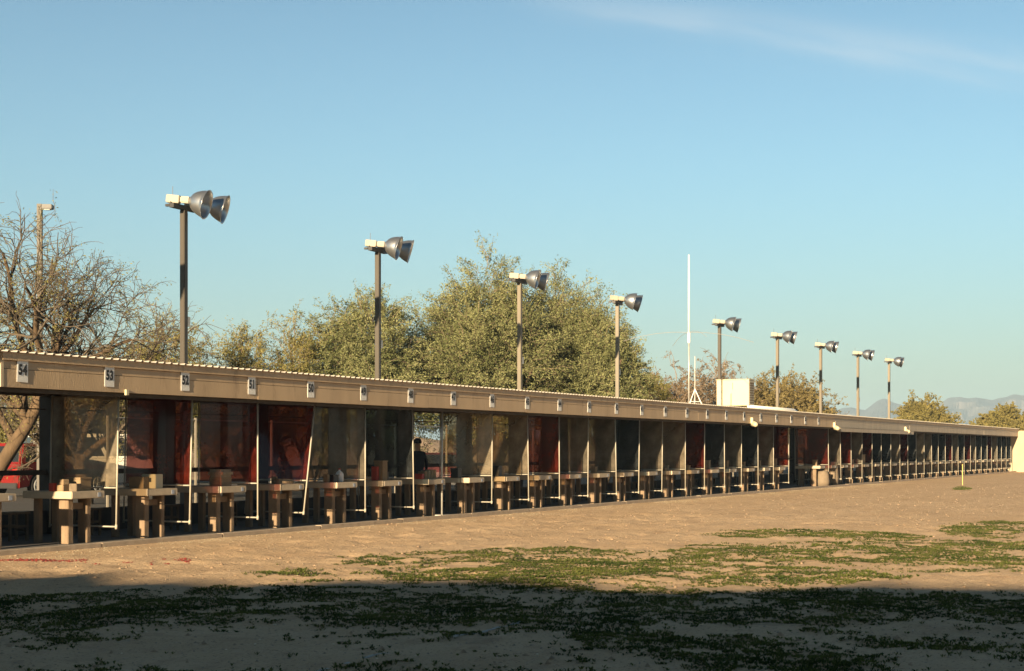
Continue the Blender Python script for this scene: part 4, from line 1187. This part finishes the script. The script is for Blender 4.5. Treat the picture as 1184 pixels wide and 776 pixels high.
def weeds():
    rg = np.random.default_rng(5)
    N = 4200000
    # sample the visible ground area evenly
    x = rg.uniform(6, 75, N); y = rg.uniform(-12, 16.4, N)
    Z = x*CT + y*ST; Xc = x*ST - y*CT
    px = CX + FPX*Xc/np.maximum(Z, .1); py = YH + FPX*H/np.maximum(Z, .1)
    k = (Z > 9.5) & (px > -60) & (px < 1260)
    x, y, px, py, Z = x[k], y[k], px[k], py[k], Z[k]
    s = np.zeros_like(x)
    for (cx_, cy_, rx, ry, w) in ELL:
        q = ((px-cx_)/rx)**2 + ((py-cy_)/ry)**2
        s = np.maximum(s, w*np.clip(1.35-q, 0, 1)**.6)
    nz_ = fbm(x*.9, y*.9, 5); nz2 = fbm(x*3.3+50, y*3.3, 3)
    thr = .70 - .50*s
    nz3 = fbm(x*9+7, y*9+3, 3)
    s = np.maximum(s, .40*np.clip((py-684)/20, 0, 1))
    f_ = s + (nz_-.5)*2.4 + (nz2-.5)*1.3 + (nz3-.5)*1.5
    d = np.clip((f_-.36)*2.0, 0, 1)**1.3*np.clip(s*5,0,1)
    keep = rg.random(len(x)) < d*np.clip(.42*(Z/18.0)**-.2, .1, 1)
    x, y = x[keep], y[keep]; n_ = len(x)
    print('weeds', n_)
    z = ground_z(x, y)
    V = []; 
    h = rg.uniform(.006, .026, n_)*(0.6+.9*fbm(x*1.3+9, y*1.3, 2)); 
    a = rg.uniform(0, 2*np.pi, n_)
    out = []
    for j in range(3):
        aa = a + j*2.1 + rg.uniform(-.4,.4,n_); sp_ = rg.uniform(.010,.032,n_); w = rg.uniform(.004,.009,n_)
        p0 = np.stack([x, y, z-.004],1)
        tip = p0 + np.stack([np.cos(aa)*sp_, np.sin(aa)*sp_, h+.004],1)
        mid = (p0+tip)/2 + np.stack([np.zeros(n_),np.zeros(n_),h*.25],1)
        sd = np.stack([-np.sin(aa)*w, np.cos(aa)*w, np.zeros(n_)],1)
        out.append(np.stack([p0, mid-sd, tip, mid+sd],1).reshape(-1,3))
    v = np.concatenate(out); f = np.arange(len(v)).reshape(-1,4)
    o = np_mesh('ground_weeds', v, f, gl); tag(o, 'low green weeds growing in patches on the dirt', 'weeds', kind='stuff')
weeds()

def litter():
    rg = np.random.default_rng(9)
    def bits(x, y, s, name, m, label, cat, hfac=.4):
        n_ = len(x); a = rg.uniform(0, 2*np.pi, n_); z = ground_z(x, y)+.002
        s = np.broadcast_to(s, (n_,))*rg.uniform(.6,1.4,n_)
        P = np.stack([x,y,z],1); t_ = np.stack([np.cos(a),np.sin(a),np.zeros(n_)],1)*s[:,None]; b_ = np.stack([-np.sin(a),np.cos(a),np.zeros(n_)],1)*(s*.6)[:,None]
        up = np.zeros((n_,3)); up[:,2] = s*hfac*rg.uniform(.3,1.2,n_)
        # little four sided pyramids
        v = np.stack([P-t_, P-b_, P+t_, P+b_, P+up],1).reshape(-1,3)
        o_ = np.arange(n_)*5
        f = np.concatenate([np.stack([o_,o_+1,o_+4],1), np.stack([o_+1,o_+2,o_+4],1), np.stack([o_+2,o_+3,o_+4],1), np.stack([o_+3,o_,o_+4],1)])
        o = np_mesh(name, v, f, m, k=3); tag(o, label, cat, kind='stuff')
    n_ = 9000; x = rg.uniform(12, 75, n_); y = 16.70 - np.abs(rg.normal(0, .55, n_)) ; k = fbm(x*1.1, y*1.1, 3) > .46
    bits(x[k], y[k], .013, 'leaf_litter', M['paper'], 'dry yellow leaf litter strewn along the kerb', 'leaf litter')
    n_ = 700; x = rg.uniform(8, 60, n_); y = rg.uniform(2, 16.5, n_)
    bits(x, y, .016, 'pale_debris', M['paper'], 'scattered pale scraps on the open dirt', 'debris')
    pts = []
    for (px, py, w, c_) in [(20,648,28,60),(50,648,28,36),(80,648,18,24),(95,646,5,10),(148,650,5,8),(112,651,5,4),(190,647,4,6),(193,651,4,8),(212,647,9,18),(218,649,4,6),(176,650,2,3)]:
        for k in range(c_*2):
            pts.append(ground_pt(px+rg.normal(0,w*.5), py+rg.normal(0,.55)))
    pts = np.array(pts); bits(pts[:,0], pts[:,1], .022, 'red_target_fragments', M['redclay'], 'red broken target fragments strewn before the leftmost stalls', 'debris', .6)
    n_ = 5000; x = rg.uniform(8, 70, n_); y = rg.uniform(-8, 16.6, n_)
    bits(x, y, .030, 'dirt_clods', M['clod'], 'loose clods of dirt lying on the ground', 'clods', .8)
    n_ = 26000; x = rg.uniform(8, 45, n_); y = rg.uniform(-8, 16.6, n_)
    bits(x, y, .012, 'pebbles', M['stone'], 'small pebbles strewn over the dirt', 'pebbles', .8)
litter()

# faded chalk line in the shade
a_, b_ = ground_pt(362, 775), ground_pt(580, 727)
mb = MB(); ax, ay = a_; bx_, by_ = b_; LL = math.hypot(bx_-ax, by_-ay); dx, dy = (bx_-ax)/LL, (by_-ay)/LL
s_ = 0
rr_ = random.Random(4)
while s_ < LL:
    e = s_ + rr_.uniform(.08, .5); wd = rr_.uniform(.012, .035)
    if rr_.random() < .62:
        q = []
        for (t_, sg) in ((s_, -1), (e, -1), (e, 1), (s_, 1)):
            X_ = ax+dx*t_-dy*wd*sg; Y_ = ay+dy*t_+dx*wd*sg; q.append((X_, Y_, float(ground_z(np.array([X_]), np.array([Y_]))[0])+.006))
        q += [(p[0], p[1], p[2]-.02) for p in q]
        mb.add(q, [(0,1,2,3),(0,4,5,1),(1,5,6,2),(2,6,7,3),(3,7,4,0)])
    s_ = e + rr_.uniform(0, .12)
o = mb.build('chalk_line', M['chalk']); tag(o, 'broken faded white line on the shaded dirt in front', 'line', kind='stuff')

# yellow stake with a tuft
x, y = ground_pt(1113, 561)
r = thing('marker_stake', 'thin yellow marker stake standing in the dirt before the far stalls', 'stake', (x, y, 0))
mb = MB(); mb.box(-.022,.022,-.012,.012,-.05,.92); mb.build('stake', M['stake'], r)
